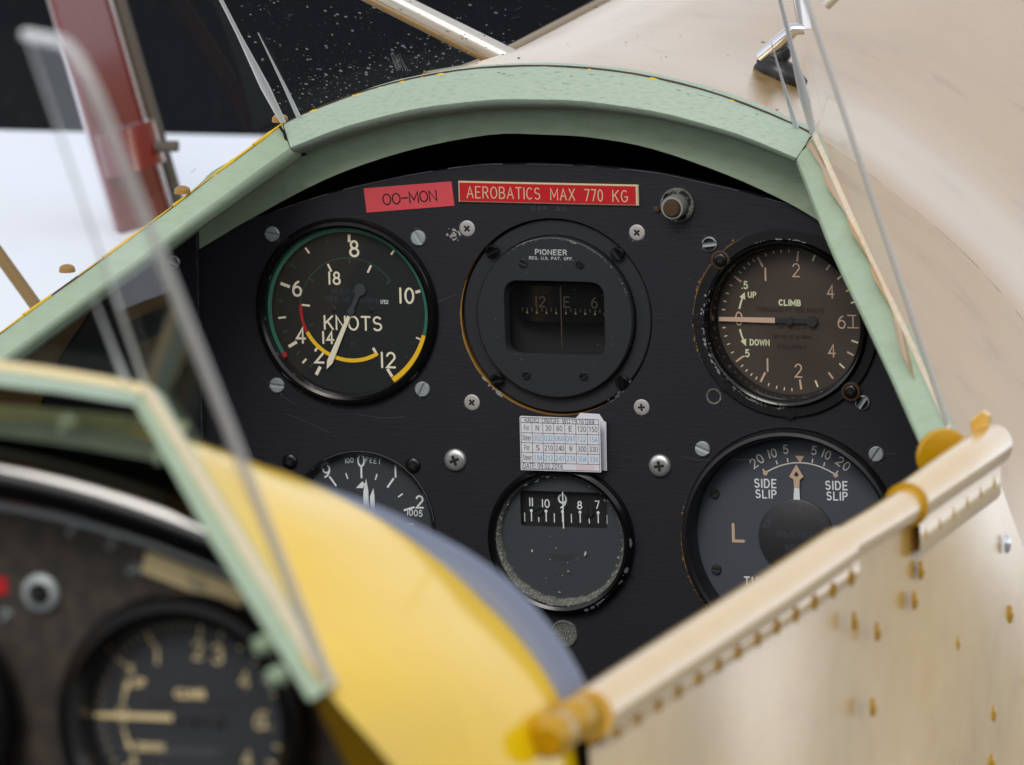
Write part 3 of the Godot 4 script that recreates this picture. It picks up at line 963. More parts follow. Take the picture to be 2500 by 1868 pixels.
func build_windscreen(off: Vector3, which: String, arch: Array, legs_l: Array, legs_r: Array):
	var root := node(which + "_windscreen", ("clear dusty three-pane perspex windscreen of the front cockpit" if which == "front" else "blurred clear perspex windscreen of the rear cockpit"), Vector3.ZERO)
	var lean := Vector3(0, 0.15, 0.1515)
	var lift := Vector3(0, 0.0012, -0.003)
	var top := 1.0
	var rows := [[], []]
	for p in arch:
		var u: float = (p.x - off.x - XC) / 0.1195
		rows[0].append(p + lift)
		rows[1].append(p + lift + lean * top + Vector3(u * 0.0127, 0, 0))
	add("centre_pane", root, loft(rows, false, false), "perspex")
	for sg in [-1, 1]:
		var legp: Array = legs_r if sg > 0 else legs_l.duplicate()
		if sg < 0:
			legp.reverse()
		var corner: Vector3 = legp[0] + lift
		var end: Vector3 = legp[legp.size() - 1] + lift
		var t1 := corner + lean + Vector3(sg * 0.0127, 0, 0)
		var t2 := corner + (Vector3(sg * 0.045, 0.15, 0.235) if which == "front" else Vector3(sg * 0.060, 0.16, 0.235))
		var lo := []
		var hi := []
		var n := legp.size()
		for i in n:
			var f := float(i) / (n - 1)
			lo.append(legp[i] + lift)
			hi.append(t1.lerp(t2, f))
		# four rows: pane between the leg and its top edge, free edge straight from end to t2
		var rws := []
		for k in 7:
			var v := k / 6.0
			var rw := []
			for i in n:
				rw.append((lo[i] as Vector3).lerp(hi[i], v))
			rws.append(rw)
		add("side_pane", root, loft(rws, false, false), "perspex")
		# polished free edge with a rounded upper corner
		var pe := []
		for k in 10:
			pe.append(end.lerp(t2, k / 10.0 * 0.9))
		var near: Vector3 = end.lerp(t2, 0.9)
		for k in 7:
			var f := k / 6.0
			pe.append(near.lerp(t2, f).lerp(t2.lerp(t1, 0.35 * f), f))
		pe.append(t2.lerp(t1, 0.7))
		pe.append(t1)
		add("pane_edge", root, tube(pe, 0.0013 if which == "front" else 0.0020, 8), "perspex_edge", "pale polished free edge of the perspex")
		add("bend_light_streak", root, tube([corner + Vector3(-sg * 0.0075, 0.002, 0), corner + lean * 0.1 + Vector3(-sg * 0.0068, 0.002, 0), corner + lean * 0.3 + Vector3(-sg * 0.005, 0.001, 0)], [0.0013, 0.0009, 0.0002], 10, true, 0.45), "perspex_light_streak")  # second painted light streak, beside the fold
		# the bend between centre and side pane; its light streak is painted as a white bar
		var nrm := Vector3(sg * 0.35, 0.55, -0.75).normalized()
		add("bend_light_streak", root, tube([corner, corner + lean * 0.12 + Vector3(sg * 0.0016, 0, 0), corner + lean * 0.3 + Vector3(sg * 0.0038, 0, 0), corner + lean * 0.7 + Vector3(sg * 0.009, 0, 0), t1], [0.0016, 0.0024, 0.0011, 0.0007, 0.0007] if which == "front" else [0.0008, 0.0008, 0.0007, 0.0006, 0.0006], 12, true, 0.45), "perspex_light_streak", "folded corner of the perspex, its light streak painted white")
	# brass-headed screws holding the windscreen to the frame
	for f in [[-0.150, 0.064, 0.083], [-0.184, 0.0385, 0.14], [-0.122, 0.0875, 0.03]]:
		var st := new_st()
		lathe_st(st, [[3.6, -1.5], [3.4, 0.3], [2.6, 1.2], [1.2, 1.7], [0.001, 1.8]], 18)
		var o := add("windscreen_screw", root, done(st), "brass_worn", "", off + Vector3(XC + f[0], f[1] + 0.0006, f[2] - 0.012))
		o.rotation = Vector3(-PI / 2, 0, 0.5)

# ------------------------------------------------------------------ front instrument panel
func build_front_panel():
	var root := node("front_instrument_panel", "matt black instrument panel of the front cockpit", Vector3.ZERO)
	var comb := CSGCombiner3D.new()
	comb.name = "panel_plate"
	root.add_child(comb)
	var poly := CSGPolygon3D.new()
	var out := []
	for q in [[-172, -250], [-172, 25], [-160, 32], [-141, 39], [-102.6, 52], [-68, 60.5], [-34, 66.2], [-6, 67.2], [20, 66.6], [46, 64.6], [63, 61.6], [90, 56], [120, 47.5], [150, 35], [180, 18], [205, -2], [225, -30], [235, -250]]:
		out.append(Vector2(q[0], q[1]) * MM)
	var pv := PackedVector2Array(out)
	poly.polygon = pv
	poly.depth = 0.005
	poly.position.z = 0.0
	poly.material = mats.panel_black
	comb.add_child(poly)
	for h in [[-95.0, 0.2, 40.2], [0.1, 0.0, 43.6], [104.0, -0.1, 39.5], [-91.3, -95.2, 33.8], [0.2, -98.3, 33.0], [104.1, -95.6, 49.4]]:
		var cy := CSGCylinder3D.new()
		cy.operation = CSGShape3D.OPERATION_SUBTRACTION
		cy.radius = h[2] * MM
		cy.height = 0.03
		cy.sides = 96
		cy.rotation.x = PI / 2
		cy.position = Vector3(h[0], h[1], 0) * MM
		cy.material = mats.brass_worn
		comb.add_child(cy)
	# worn lighter rim along the curved top of the plate
	var st := new_st()
	var top := []
	for i in range(2, 16):
		top.append(Vector3(pv[i].x, pv[i].y, 0.0002))
	top = spline(top, 5)
	for i in range(0, top.size() - 1):
		if rng.randf() < 0.75:
			tube_st(st, [top[i], top[i + 1]], rng.randf_range(0.00012, 0.00032), 5, false)
	stuff(add("worn_top_edge", root, done(st), "print_grey", "scuffed pale upper edge of the panel"))
	# scratches
	var sc := new_st()
	for q in [[[55, -60], [66, -61.5], [88, -60.5]], [[140, -62], [144, -57], [152, -56]], [[-92, -45.5], [-80, -46.8], [-70, -46]], [[-125, -46], [-112, -51], [-105, -54]], [[-135, -30], [-128, -37], [-120, -42]], [[-60, 3], [-50, 7], [-45, 9]], [[-165, 60], [-164, 61], [-163, 62]]]:
		var pl := []
		for p in q:
			pl.append(Vector2(p[0], p[1]))
		ribbon(sc, spline(pl, 5), 0.16, 0.06)
	for i in 260:
		var p := Vector2(rng.randf_range(-155, 150), rng.randf_range(-160, 45))
		var d := Vector2(rng.randf_range(0.1, 0.7), rng.randf_range(-0.12, 0.12))
		ribbon(sc, [p, p + d], rng.randf_range(0.06, 0.18), 0.05 + 0.01 * (i % 4))
	stuff(add("scratch", root, done(sc), "print_grey", "fine pale scratches and dust on the panel"))
	var ch := flakes(0.0, 3.4, 0, 360, 34, 0.7, 0.07, Vector2(-46, 35.0))
	stuff(add("bare_spot", root, ch, "steel_matt", "scraped bright spot beside the compass screw"))
	# screws round the compass
	for q in [[-39.2, 38.2, 45], [37.8, 38.1, 43], [-39.2, -38.8, 40], [37.9, -38.9, 5]]:
		cross_screw(root, Vector2(q[0], q[1]), 3.55, q[2], "steel_matt", 0.0, 0.5)
	for q in [[-47.5, -64.6, 20], [45.6, -64.5, 8]]:
		cross_screw(root, Vector2(q[0], q[1]), 5.0, q[2], "screw_bright", 0.0, 2.0)
	# paint rubbed off round the screw heads
	for q in [[-128.5, 33.8], [-61.5, 33.6], [-128.4, -33.5], [-61.6, -33.5], [70.5, 33.8], [137.5, -34.1], [65.1, -56.5], [143.2, -56.6], [-39.2, 38.2], [37.8, 38.1], [-39.2, -38.8], [37.9, -38.9]]:
		var from := rng.randf() * 360.0
		stuff(add("screw_wear", root, flakes(3.5, 4.3, from, from + 140.0, 12, 0.32, 0.08, Vector2(q[0], q[1])), "print_grey"))
	# separate black plate on the left, standing proud with a scratched edge
	var lp := [[-161, 48], [-162.3, -300], [-243, -300], [-241, -60], [-230, -28], [-205, 6], [-180, 33]]
	var lv := PackedVector2Array()
	for q in lp:
		lv.append(Vector2(q[0], q[1]))
	var left := add("side_plate", root, plate(lv, 4.0, 7.0, 0.4), "panel_black", "plain black plate left of the panel")
	var es := new_st()
	for i in 60:
		var y := rng.randf_range(-55, 40)
		ribbon(es, P([-161.2 - (70 - y) * 0.0035, y, -161.2 - (70 - y - 2) * 0.0035, y - rng.randf_range(0.4, 3.0)]), rng.randf_range(0.15, 0.5), 7.05 + 0.01 * (i % 5))
	stuff(add("worn_plate_edge", root, done(es), "print_grey", "scratched pale edge of the side plate"))
	slot_screw(root, Vector2(-172.0, 21.5), 2.9, -20, "steel_dull", 7.2)
	# press button with its bare metal nut
	var b := node("push_button", "worn metal push button at the upper right of the panel", Vector3(0.0565, 0.0507, 0))
	add("collar", b, lathe([[7.6, 0], [7.6, 1.4], [7.0, 2.0], [5.6, 2.0], [5.4, 3.0]], 36), "corroded")
	add("barrel", b, lathe([[5.2, 1.0], [5.2, 8.5], [4.8, 9.2], [4.0, 9.2], [3.9, 8.4]], 30), "bare_metal", "chipped black and silver barrel")
	add("cap", b, lathe([[3.9, 7.5], [3.8, 10.2], [3.2, 10.9], [0.001, 11.1]], 26), "wood_dark", "dark brown button cap")
	stuff(add("worn_paint", b, flakes(5.3, 6.8, 0, 360, 40, 1.1, 2.1), "screw_black"))
	add("cable_clip", b, lathe([[1.4, 0], [1.4, 1.2], [0.001, 1.6]], 12, Vector2(-9.5, -2.0)), "wood_dark")
	# blanking plug near the bottom edge
	var pg := node("blanking_plug", "round dull metal plug low on the panel", Vector3(0.0, -0.1405, 0))
	add("plug", pg, lathe([[6.2, 0], [6.0, 0.9], [5.2, 1.1], [4.9, 0.5], [0.001, 0.6]], 36), "corroded")

# ------------------------------------------------------------------ airspeed indicator
func build_airspeed():
	var g := node("airspeed_indicator", "airspeed indicator marked in knots with green and yellow arcs", Vector3(-0.095, 0.0002, 0))
	add("bezel", g, lathe([[41.6, -1], [41.8, 1.0], [41.4, 2.6], [40.2, 3.8], [38.8, 4.0], [37.6, 3.2], [37.1, 1.2], [36.9, -1.0], [36.8, -4.0]], 96), "bezel_gloss", "glossy black round bezel")
	add("dial", g, disc(37.2, -3.4), "dial_black")
	add("glass", g, disc(37.2, 0.6), "gauge_glass")
	add("worn_hole_edge", g, crescent(41.6, 0.5, 165, 240, 0.06), "brass_worn", "golden worn edge of the panel cut-out")
	stuff(add("worn_paint", g, flakes(41.0, 42.4, 190, 245, 26, 0.5, 0.12), "brass_worn"))
	var c := Vector2(0.2, 0.2)
	var z := -3.25
	add("green_arc", g, band(36.0, 1.7, -122.2, 106, z + 2.6, Vector2.ZERO), "paint_green", "green arc round the rim")
	add("yellow_arc", g, band(36.0, 2.2, 106.2, 147, z + 2.6, Vector2.ZERO), "paint_yellow_band")
	add("red_line", g, band(36.3, 2.8, -125.6, -122.4, z + 2.6, Vector2.ZERO), "paint_red")
	add("inner_red_arc", g, band(22.7, 1.2, -117.2, -86, z + 0.2, c), "paint_red")
	add("inner_yellow_arc", g, band(22.6, 1.7, -211.5, -117.5, z + 0.2, c), "paint_yellow_band")
	add("inner_green_arc", g, band(23.0, 0.4, -86, 55, z + 0.1, c), "paint_dim_green", "thin green inner arc")
	for t in [[-150.5, 29.6, 33.8, 1.5], [-120.8, 29.2, 33.6, 1.4], [-71, 29.1, 33.6, 1.4], [0.7, 30.0, 33.3, 1.3], [74.4, 31.2, 33.6, 1.3], [148, 30.6, 34.6, 1.3], [-137, 30.7, 33.3, 0.9], [-97.8, 30.0, 33.6, 0.9], [-36.3, 30.5, 33.5, 0.9], [38, 31.5, 33.9, 0.9], [111.4, 32.0, 34.1, 0.7]]:
		tick(g, "scale_mark", "paint_cream", t[0], t[1], t[2], t[3], z, c)
	for t in [[-26, 18.6, 22.3, 0.9], [27, 18.6, 22.3, 0.9], [-86, 18.6, 22.4, 0.9], [149.5, 19.5, 23.2, 1.2]]:
		tick(g, "scale_mark", "paint_cream", t[0], t[1], t[2], t[3], z, c)
	for t in [[-143.5, 30.6, 32.6, 0.5], [-129, 30.6, 32.6, 0.5], [-109, 30.8, 33.0, 0.5], [-84.5, 31, 33.2, 0.5], [-54, 31, 33.2, 0.5], [-18, 31, 33.0, 0.4], [129, 31.5, 33, 0.4], [0.8, 20.6, 23, 0.5], [-54, 20.4, 22.8, 0.5], [55, 20.6, 23, 0.6], [-112, 18.6, 20.6, 0.5], [-178, 20.8, 23.2, 0.4]]:
		tick(g, "minor_scale_mark", "paint_dim_green", t[0], t[1], t[2], t[3], z, c)
	for t in [["8", 2.7, 27.2, 6.6, 1.0], ["6", -24.1, 8.9, 6.4, 1.0], ["4", -23.0, -12.0, 6.4, 0.95], ["2", -14.8, -20.5, 6.6, 1.0], ["10", 26.2, 6.9, 6.4, 0.95], ["12", 16.9, -21.9, 6.4, 0.95], ["18", -6.7, 13.9, 5.2, 0.85], ["14", -10.4, -12.6, 5.0, 0.9]]:
		add("numeral", g, text(t[0], Vector2(t[1], t[2]) + c * 0.5, t[3], t[4], z, 1.0, 0.36), "paint_cream")
	add("knots_lettering", g, text("KNOTS", Vector2(1.2, -5.8), 5.8, 0.85, z, 1.12, 0.26), "paint_cream")
	add("faint_lettering", g, text("MARK", Vector2(-2.4, 8.3), 2.1, 0.28, z, 1.4, 0.4), "paint_blue_dim")
	add("faint_lettering", g, text("REF NR 6A/1616", Vector2(1.4, 4.6), 2.2, 0.3, z, 1.0, 0.36), "paint_blue_dim")
	add("faint_lettering", g, text("K", Vector2(1.2, -14.9), 2.6, 0.35, z, 1.2), "paint_blue_dim")
	add("date_mark", g, text("1/52", Vector2(16.0, 4.0), 1.5, 0.26, z, 0.9), "paint_white")
	slot_screw(g, Vector2(-7.4, 0.4), 1.1, 20, "dial_grey", -3.6, 0.0)
	slot_screw(g, Vector2(9.6, 0.2), 1.1, 70, "dial_grey", -3.6, 0.0)
	# needle: long cream pointer with a black tail
	var a := deg_to_rad(-155.4)
	var d := Vector2(sin(a), cos(a))
	var p := Vector2(d.y, -d.x)
	var o := Vector2(0.9, -0.2)
	var hand := PackedVector2Array([o + d * 2.6 + p * 0.75, o + d * 25.2 + p * 1.35, o + d * 28.8, o + d * 25.2 - p * 1.35, o + d * 2.6 - p * 0.75])
	add("needle", g, plate(hand, -2.4, -2.0, 0.0), "paint_cream")
	var tail := PackedVector2Array([o + d * 2.6 + p * 0.75, o - d * 9 + p * 1.1, o - d * 9 - p * 1.1, o + d * 2.6 - p * 0.75])
	var ts := new_st()
	plate_st(ts, tail, -2.4, -2.0)
	lathe_st(ts, [[2.6, -2.5], [2.6, -1.9], [0.001, -1.88]], 24, o - d * 10.5)
	lathe_st(ts, [[1.6, -2.5], [1.6, -1.7], [0.001, -1.68]], 24, o)
	add("needle_tail", g, done(ts), "dial_grey", "dark counterweight of the needle")
	for q in [[-33.5, 33.6, -8], [33.5, 33.4, -58], [-33.4, -33.7, -6], [33.4, -33.7, 62]]:
		slot_screw(g, Vector2(q[0], q[1]), 3.4, q[2], "steel_dull", 0.05)

# ------------------------------------------------------------------ vertical-card compass in the centre
func build_pioneer():
	var g := node("gyro_compass", "round black direction indicator with a rectangular window", Vector3.ZERO)
	# mounting ring set a little below the panel face
	add("mounting_ring", g, lathe([[42.6, -5], [42.6, -2.6], [42.1, -2.1], [36.0, -2.1], [35.9, -4]], 96), "dull_black", "wide matt black mounting ring")
	# face plate with a window: ring sectors from the round rim to the rounded rectangle
	var st := new_st()
	var win := round_rect(-22.4, -16.9, 22.4, 15.9, 5.5)
	var n := win.size()
	var rim := []
	var rim2 := []
	var rim3 := []
	var wa := []
	var wb := []
	var wc := []
	for i in 120:
		var an := TAU * i / 120.0
		var dirn := Vector2(cos(an), sin(an))
		var w := dirn * 20.0
		for k in n:
			var hit = Geometry2D.segment_intersects_segment(Vector2.ZERO, dirn * 60.0, win[k], win[(k + 1) % n])
			if hit != null:
				w = hit
		rim.append(Vector3(dirn.x * 35.6, dirn.y * 35.6, -3) * MM)
		rim2.append(Vector3(dirn.x * 35.6, dirn.y * 35.6, 1.2) * MM)
		rim3.append(Vector3(dirn.x * 34.9, dirn.y * 34.9, 2.0) * MM)
		wa.append(Vector3(w.x, w.y, 2.0) * MM + Vector3(dirn.x, dirn.y, 0) * 0.0004)
		wb.append(Vector3(w.x, w.y, 1.3) * MM)
		wc.append(Vector3(w.x * 0.985, w.y * 0.985, -4.0) * MM)
	sheet(st, [rim, rim2, rim3, wa, wb, wc], true, true)
	add("face_plate", g, done(st), "dull_black", "matt black face plate with a window")
	var gl := new_st()
	plate_st(gl, round_rect(-22.6, -17.1, 22.6, 16.1, 5.5), -1.0, -0.98)
	add("window_glass", g, done(gl), "gauge_glass")
	add("window_back", g, plate(rect(-25, -19, 25, 18), -16.0, -15.5), "void_black")
	# curved card with markings, deep inside
	var card := []
	for k in 2:
		var row := []
		for i in 21:
			var a := deg_to_rad(lerpf(-65, 65, i / 20.0))
			row.append(Vector3(3.0 + sin(a) * 26, -3.5 if k == 0 else 12.5, -14.5 + cos(a) * 9.0) * MM)
		card.append(row)
	add("compass_card", g, loft(card, false, false), "bezel_gloss")
	for t in [["12", -8.2, 6.6], ["E", 3.6, 6.6], ["6", 16.2, 6.6]]:
		add("card_letter", g, text(t[0], Vector2(t[1], t[2] - 0.8), 4.4, 0.75, -4.8, 1.0, 0.35), "lume_old")
	var tk := new_st()
	for i in 17:
		var x := -16.6 + i * 2.2
		ribbon(tk, P([x, 0.6 if i % 2 else 1.4, x, 3.0]), 0.5, -4.8, false, false)
	add("card_mark", g, done(tk), "lume_old")
	tk = new_st()
	for i in 9:
		ribbon(tk, P([-12.2 + i * 4.4 - 2.2, 0.4, -12.2 + i * 4.4 - 2.2, 1.3]), 0.8, -4.75, false, false)
	add("card_dot", g, done(tk), "label_dim")
	add("lubber_line", g, plate(rect(1.3, -14.0, 1.85, 13.4), -3.2, -2.9), "lume_old")
	add("lettering", g, text("PIONEER", Vector2(-0.8, 28.9), 2.1, 0.42, 2.06, 1.3, 0.3), "card_grey")
	add("lettering", g, text("REG. U.S. PAT. OFF.", Vector2(-0.9, 26.2), 1.15, 0.24, 2.06, 1.35, 0.3), "card_grey")
	for q in [[-13.5, 23.7, -20], [12.2, 23.8, 80], [-13.4, -25.7, 35], [12.6, -25.5, 35]]:
		slot_screw(g, Vector2(q[0], q[1]), 1.95, q[2], "dull_black", 1.6, 0.1)
	for q in [[-28.2, 28.2, 25], [28.6, 28.4, -55], [-27.6, -28.6, 10], [29.3, -28.2, 95]]:
		slot_screw(g, Vector2(q[0], q[1]), 3.1, q[2], "screw_black", -0.6, 0.5)
	stuff(add("worn_paint", g, flakes(34.4, 35.2, -40, 75, 60, 0.22, 2.06), "bare_metal"))
	stuff(add("worn_paint", g, flakes(22.5, 29.5, 0, 360, 70, 0.3, 2.06), "print_grey"))
	stuff(add("worn_paint", g, flakes(42.8, 44.2, 215, 232, 26, 0.8, 0.1), "bare_metal"))
	stuff(add("worn_paint", g, flakes(42.6, 44.2, 128, 150, 30, 0.7, 0.1), "print_grey"))
	add("worn_hole_edge", g, crescent(42.9, 0.9, 190, 292, 0.06), "brass_worn", "golden worn edge of the panel cut-out")
	add("bright_rim", g, band(35.2, 0.16, -28, 40, 2.0), "bare_metal", "bright worn upper rim of the face plate")

# ------------------------------------------------------------------ climb indicator
func build_climb(at: Vector3, rear: bool):
	var g := node("climb_indicator", "climb indicator with a faded brown face tinted by painted reflections, partly hidden by the green frame leg" if not rear else "blurred black climb indicator in the rear cockpit panel", at)
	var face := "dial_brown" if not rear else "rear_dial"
	if rear:
		add("bezel", g, lathe([[47.5, -2], [47.5, 4.0], [45.5, 7.5], [42.0, 8.0], [38.2, 5.5], [37.0, 0], [36.8, -8]], 72), "bezel_gloss")
		add("dial", g, disc(37.0, -7.0), face)
		add("glass", g, disc(37.0, -1.0), "gauge_glass")
	else:
		add("flange", g, lathe([[41.4, -1], [41.4, 1.2], [40.9, 1.7], [37.0, 1.7], [36.6, 1.2], [36.3, 0.6]], 96), "bezel_black", "flat black flange with filled screw holes")
		add("bezel", g, lathe([[36.3, 0.4], [36.3, 3.2], [35.6, 3.9], [34.4, 3.4], [33.6, 2.2], [33.2, -2.0], [32.6, -8.0]], 96), "bezel_gloss", "raised worn inner bezel")
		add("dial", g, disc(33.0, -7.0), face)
		add("glass", g, disc(33.3, -0.6), "gauge_glass")
	var z := -6.85
	var k := 1.0 if not rear else 1.13
	var ma := "lume_tan" if not rear else "label_cream"
	var mb := "lume_pale" if not rear else "label_cream"
	var c := Vector2(0.2, 0.0)
	for sg in [-1, 1]:
		for t in [[7.4, 26.2, 30.6, 0.9], [-27.5, 26.2, 31, 0.95], [-53.2, 27.4, 31.4, 0.85], [36, 27.8, 31.2, 0.8], [62, 28.2, 31.4, 0.8]]:
			tick(g, "scale_mark", ma, t[0] if sg > 0 else 180.0 - t[0], t[1] * k, t[2] * k, t[3], z, c)
		for t in [-82.5, -75.5, -68.5, -61.0, -47.5, -42.2, -37, -32, -20.5, -13.5, -7, -0.5, 21.5, 49, 73]:
			var ln: float = 3.2 if t > 10 else 1.6
			tick(g, "minor_scale_mark", mb, t if sg > 0 else 180.0 - t, (31.4 - ln) * k, 31.2 * k, 0.45 if t < 10 else 0.75, z, c)
	for sg in [1, -1]:
		for t in [["2", 3.0, 22.1, 5.6, 0.6], ["1", -10.8, 20.0, 5.4, 0.75], [".5", -20.2, 15.0, 3.0, 0.6], ["4", 18.3, 13.0, 5.4, 0.6]]:
			add("numeral", g, text(t[0], Vector2(t[1], t[2] * sg) * k, t[3] * k, t[4] * k, z, 0.92, 0.3), ma if t[0] != ".5" else mb)
	add("numeral", g, text("6", Vector2(22.9, -0.2) * k, 5.4 * k, 0.6, z), ma)
	add("numeral", g, text("0", Vector2(-23.2, 0.2) * k, 5.6 * k, 0.6, z, 0.9), ma)
	var st := new_st()
	for q in [[25.5, -2.6, 30.5, -2.6], [25.5, 2.8, 29.5, 2.8], [28, -2.6, 28, 2.8]]:
		ribbon(st, P([q[0], q[1], q[2], q[3]]), 0.5, z + 0.02, false, false)
	add("stop_mark", g, done(st), ma)
	var lw := 0.62 if not rear else 0.9
	add("lettering", g, text("CLIMB", Vector2(-0.2, 7.7) * k, 2.25 * k, lw, z, 1.12, 0.34), mb)
	add("lettering", g, text("UP", Vector2(-17.0, 10.8) * k, 2.3 * k, lw * 0.85, z, 1.0, 0.34), mb)
	add("lettering", g, text("DOWN", Vector2(-14.1, -10.1) * k, 2.3 * k, lw * 0.85, z, 1.02, 0.3), mb)
	add("faint_lettering", g, text("THOUSAND FT PER MINUTE", Vector2(0.1, 4.5) * k, 1.8 * k, 0.26, z, 0.95, 0.3), "print_dark")
	if not rear:
		add("faint_lettering", g, text("KOLLSMAN", Vector2(0.4, -11.7), 1.6, 0.3, z, 1.15, 0.3), "print_dark")
		add("faint_lettering", g, text("A9C 92 54 M", Vector2(0.4, -3.2), 1.3, 0.2, z, 1.1, 0.3), "print_dark")
		add("faint_lettering", g, text("SER NO AC 41-4896", Vector2(0.4, -7.3), 1.3, 0.22, z, 1.0, 0.3), "print_dark")
	else:
		add("lettering", g, text("INSTRUMENT", Vector2(0.4, -12.5), 2.6, 0.8, z, 1.0, 0.3), "print_grey")
		add("numeral", g, text("3", Vector2(9.5, 21.0) * k, 5.6 * k, 0.9, z), ma)
	# the two curved arrows
	for sg in [1, -1]:
		var ar := new_st()
		var q := []
		for i in 7:
			var a := deg_to_rad(lerpf(-79, -66, i / 6.0))
			q.append(Vector2(sin(a) * 23.3, cos(a) * 23.3 * sg) * k)
		ribbon(ar, q, 0.8 * k, z, false, false)
		var tip := Vector2(sin(deg_to_rad(-59.5)), cos(deg_to_rad(-59.5)) * sg) * 23.5 * k
		var b0 := Vector2(sin(deg_to_rad(-67)), cos(deg_to_rad(-67)) * sg) * 21.9 * k
		var b1 := Vector2(sin(deg_to_rad(-67)), cos(deg_to_rad(-67)) * sg) * 24.7 * k
		tri3(ar, Vector3(tip.x, tip.y, z + 0.02) * MM, Vector3(b0.x, b0.y, z + 0.02) * MM, Vector3(b1.x, b1.y, z + 0.02) * MM)
		add("arrow", g, done(ar), mb)
	# pointer at zero
	add("needle", g, plate(PackedVector2Array([Vector2(-31.8 * k, -0.85), Vector2(-6.6, -1.1), Vector2(-6.6, 1.2), Vector2(-31.8 * k, 0.95)]), -5.6, -5.2), "lume_tan" if not rear else "label_cream")
	var ts := new_st()
	plate_st(ts, rect(-6.6, -1.0, 9.5, 1.0), -5.6, -5.2)
	lathe_st(ts, [[2.4, -5.6], [2.4, -5.0], [0.001, -4.98]], 24, Vector2(10, 0))
	lathe_st(ts, [[1.7, -5.6], [1.7, -4.6], [0.001, -4.58]], 24, Vector2(0, 0))
	add("needle_tail", g, done(ts), "dial_hub")
	if rear:
		return
	for q in [[-38.9, 0.4], [-27.5, -27.3], [1.0, -38.9]]:
		add("filled_hole", g, lathe([[3.0, 1.6], [3.0, 1.9], [2.6, 1.95], [0.001, 1.8]], 24, Vector2(q[0], q[1])), "bezel_black")
	stuff(add("worn_paint", g, flakes(36.5, 38.0, 175, 290, 200, 0.6, 1.8), "bare_metal"))
	stuff(add("worn_paint", g, flakes(34.6, 36.0, 180, 300, 70, 0.35, 4.0), "print_grey"))
	stuff(add("worn_paint", g, flakes(36.8, 37.4, -20, 20, 26, 0.35, 1.75), "bare_metal"))
	add("worn_hole_edge", g, crescent(41.3, 0.6, 225, 335, 0.06), "brass_worn", "golden worn edge of the panel cut-out")
	stuff(add("worn_paint", g, flakes(41.3, 42.6, 245, 330, 90, 0.4, 0.08), "brass_worn"))
	slot_screw(g, Vector2(-33.5, 33.9), 3.3, 8, "steel_dull", 0.05)
	slot_screw(g, Vector2(33.5, -34.0), 3.2, 55, "steel_dull", 0.05)
	for q in [[-28.4, 27.4], [28.8, -29.0]]:
		add("washer", g, lathe([[4.2, 1.6], [4.2, 2.2], [3.2, 2.5], [3.0, 1.8]], 26, Vector2(q[0], q[1])), "wood_dark", "rusty brown cup washer")
		cross_screw(g, Vector2(q[0], q[1]), 3.0, 20, "screw_black", 2.2, 1.0)
	# empty screw hole with a bright rim
	add("empty_hole", g, lathe([[3.6, 0.05], [3.4, 0.5], [2.7, 0.3], [2.3, -1.0], [2.2, -3.0], [0.001, -3.0]], 26, Vector2(-33.3, -33.2)), "corroded", "empty countersunk screw hole")

# ------------------------------------------------------------------ altimeter
func build_altimeter():
	var g := node("altimeter", "altimeter in hundreds of feet half hidden by the yellow deck", Vector3(-0.0913, -0.0952, 0))
	add("bezel", g, lathe([[33.7, -2], [33.7, 0.3], [33.2, 0.8], [32.4, 0.6], [31.4, -1.2], [30.2, -5.0]], 84), "bezel_black")
	add("dial", g, disc(31.0, -4.2), "dial_grey")  # veiling reflection is painted into this grey
	add("glass", g, disc(31.8, -0.6), "gauge_glass")
	var c := Vector2(-0.9, 0.4)
	var z := -4.05
	for i in [8, 9, 0, 1, 2, 3]:
		tick(g, "scale_mark", "paint_white", i * 36.0, 20.0, 25.2, 0.85, z, c)
		tick(g, "minor_scale_mark", "paint_white", i * 36.0 + 18.0, 20.5, 23.2, 0.6, z, c)
	for t in [["0", 0.0, 27.9, 5.0], ["1", 15.7, 23.6, 5.2], ["2", 26.4, 10.2, 5.2], ["9", -16.2, 22.6, 5.4], ["8", -26, 9, 5.2], ["3", 26, -9, 5.2]]:
		add("numeral", g, text(t[0], Vector2(t[1], t[2]) + c, t[3], 0.8, z, 1.0), "paint_white")
	add("lettering", g, text("100", Vector2(-6.3, 28.2), 2.1, 0.3, z, 1.0, 0.3, 0.12), "paint_white")
	add("lettering", g, text("FEET", Vector2(4.8, 28.4), 2.1, 0.3, z, 1.0, 0.4, -0.12), "paint_white")
	add("pressure_reading", g, text("1005", Vector2(23.2, 5.6), 2.6, 0.4, z, 1.0, 0.3, -0.08), "paint_white")
	# three hands near zero
	add("hundreds_hand", g, plate(PackedVector2Array([Vector2(0.4, 0) + c, Vector2(1.0, 14.5) + c, Vector2(2.4, 20.0) + c, Vector2(3.3, 14.5) + c, Vector2(3.0, 0) + c]), -3.2, -3.0), "paint_white")
	add("thousands_hand", g, plate(PackedVector2Array([Vector2(4.0, 0) + c, Vector2(3.8, 12.0) + c, Vector2(5.5, 15.8) + c, Vector2(5.9, 12.0) + c, Vector2(5.6, 0) + c]), -3.6, -3.4), "paint_white")
	add("marker_hand", g, plate(PackedVector2Array([Vector2(0.6, 15.6) + c, Vector2(-2.6, 15.6) + c, Vector2(0.3, 18.6) + c, Vector2(1.6, 17.6) + c]), -3.9, -3.75), "paint_white")
	for q in [[-32.3, 27.8], [24.3, 27.7]]:
		cross_screw(g, Vector2(q[0], q[1]), 3.5, 25, "screw_black", 0.0, 1.4)
	stuff(add("worn_paint", g, flakes(32.9, 33.7, -60, 80, 50, 0.3, 0.86), "print_grey"))
	add("bright_rim", g, band(33.3, 0.3, -30, 85, 0.82), "print_grey", "worn light rim")

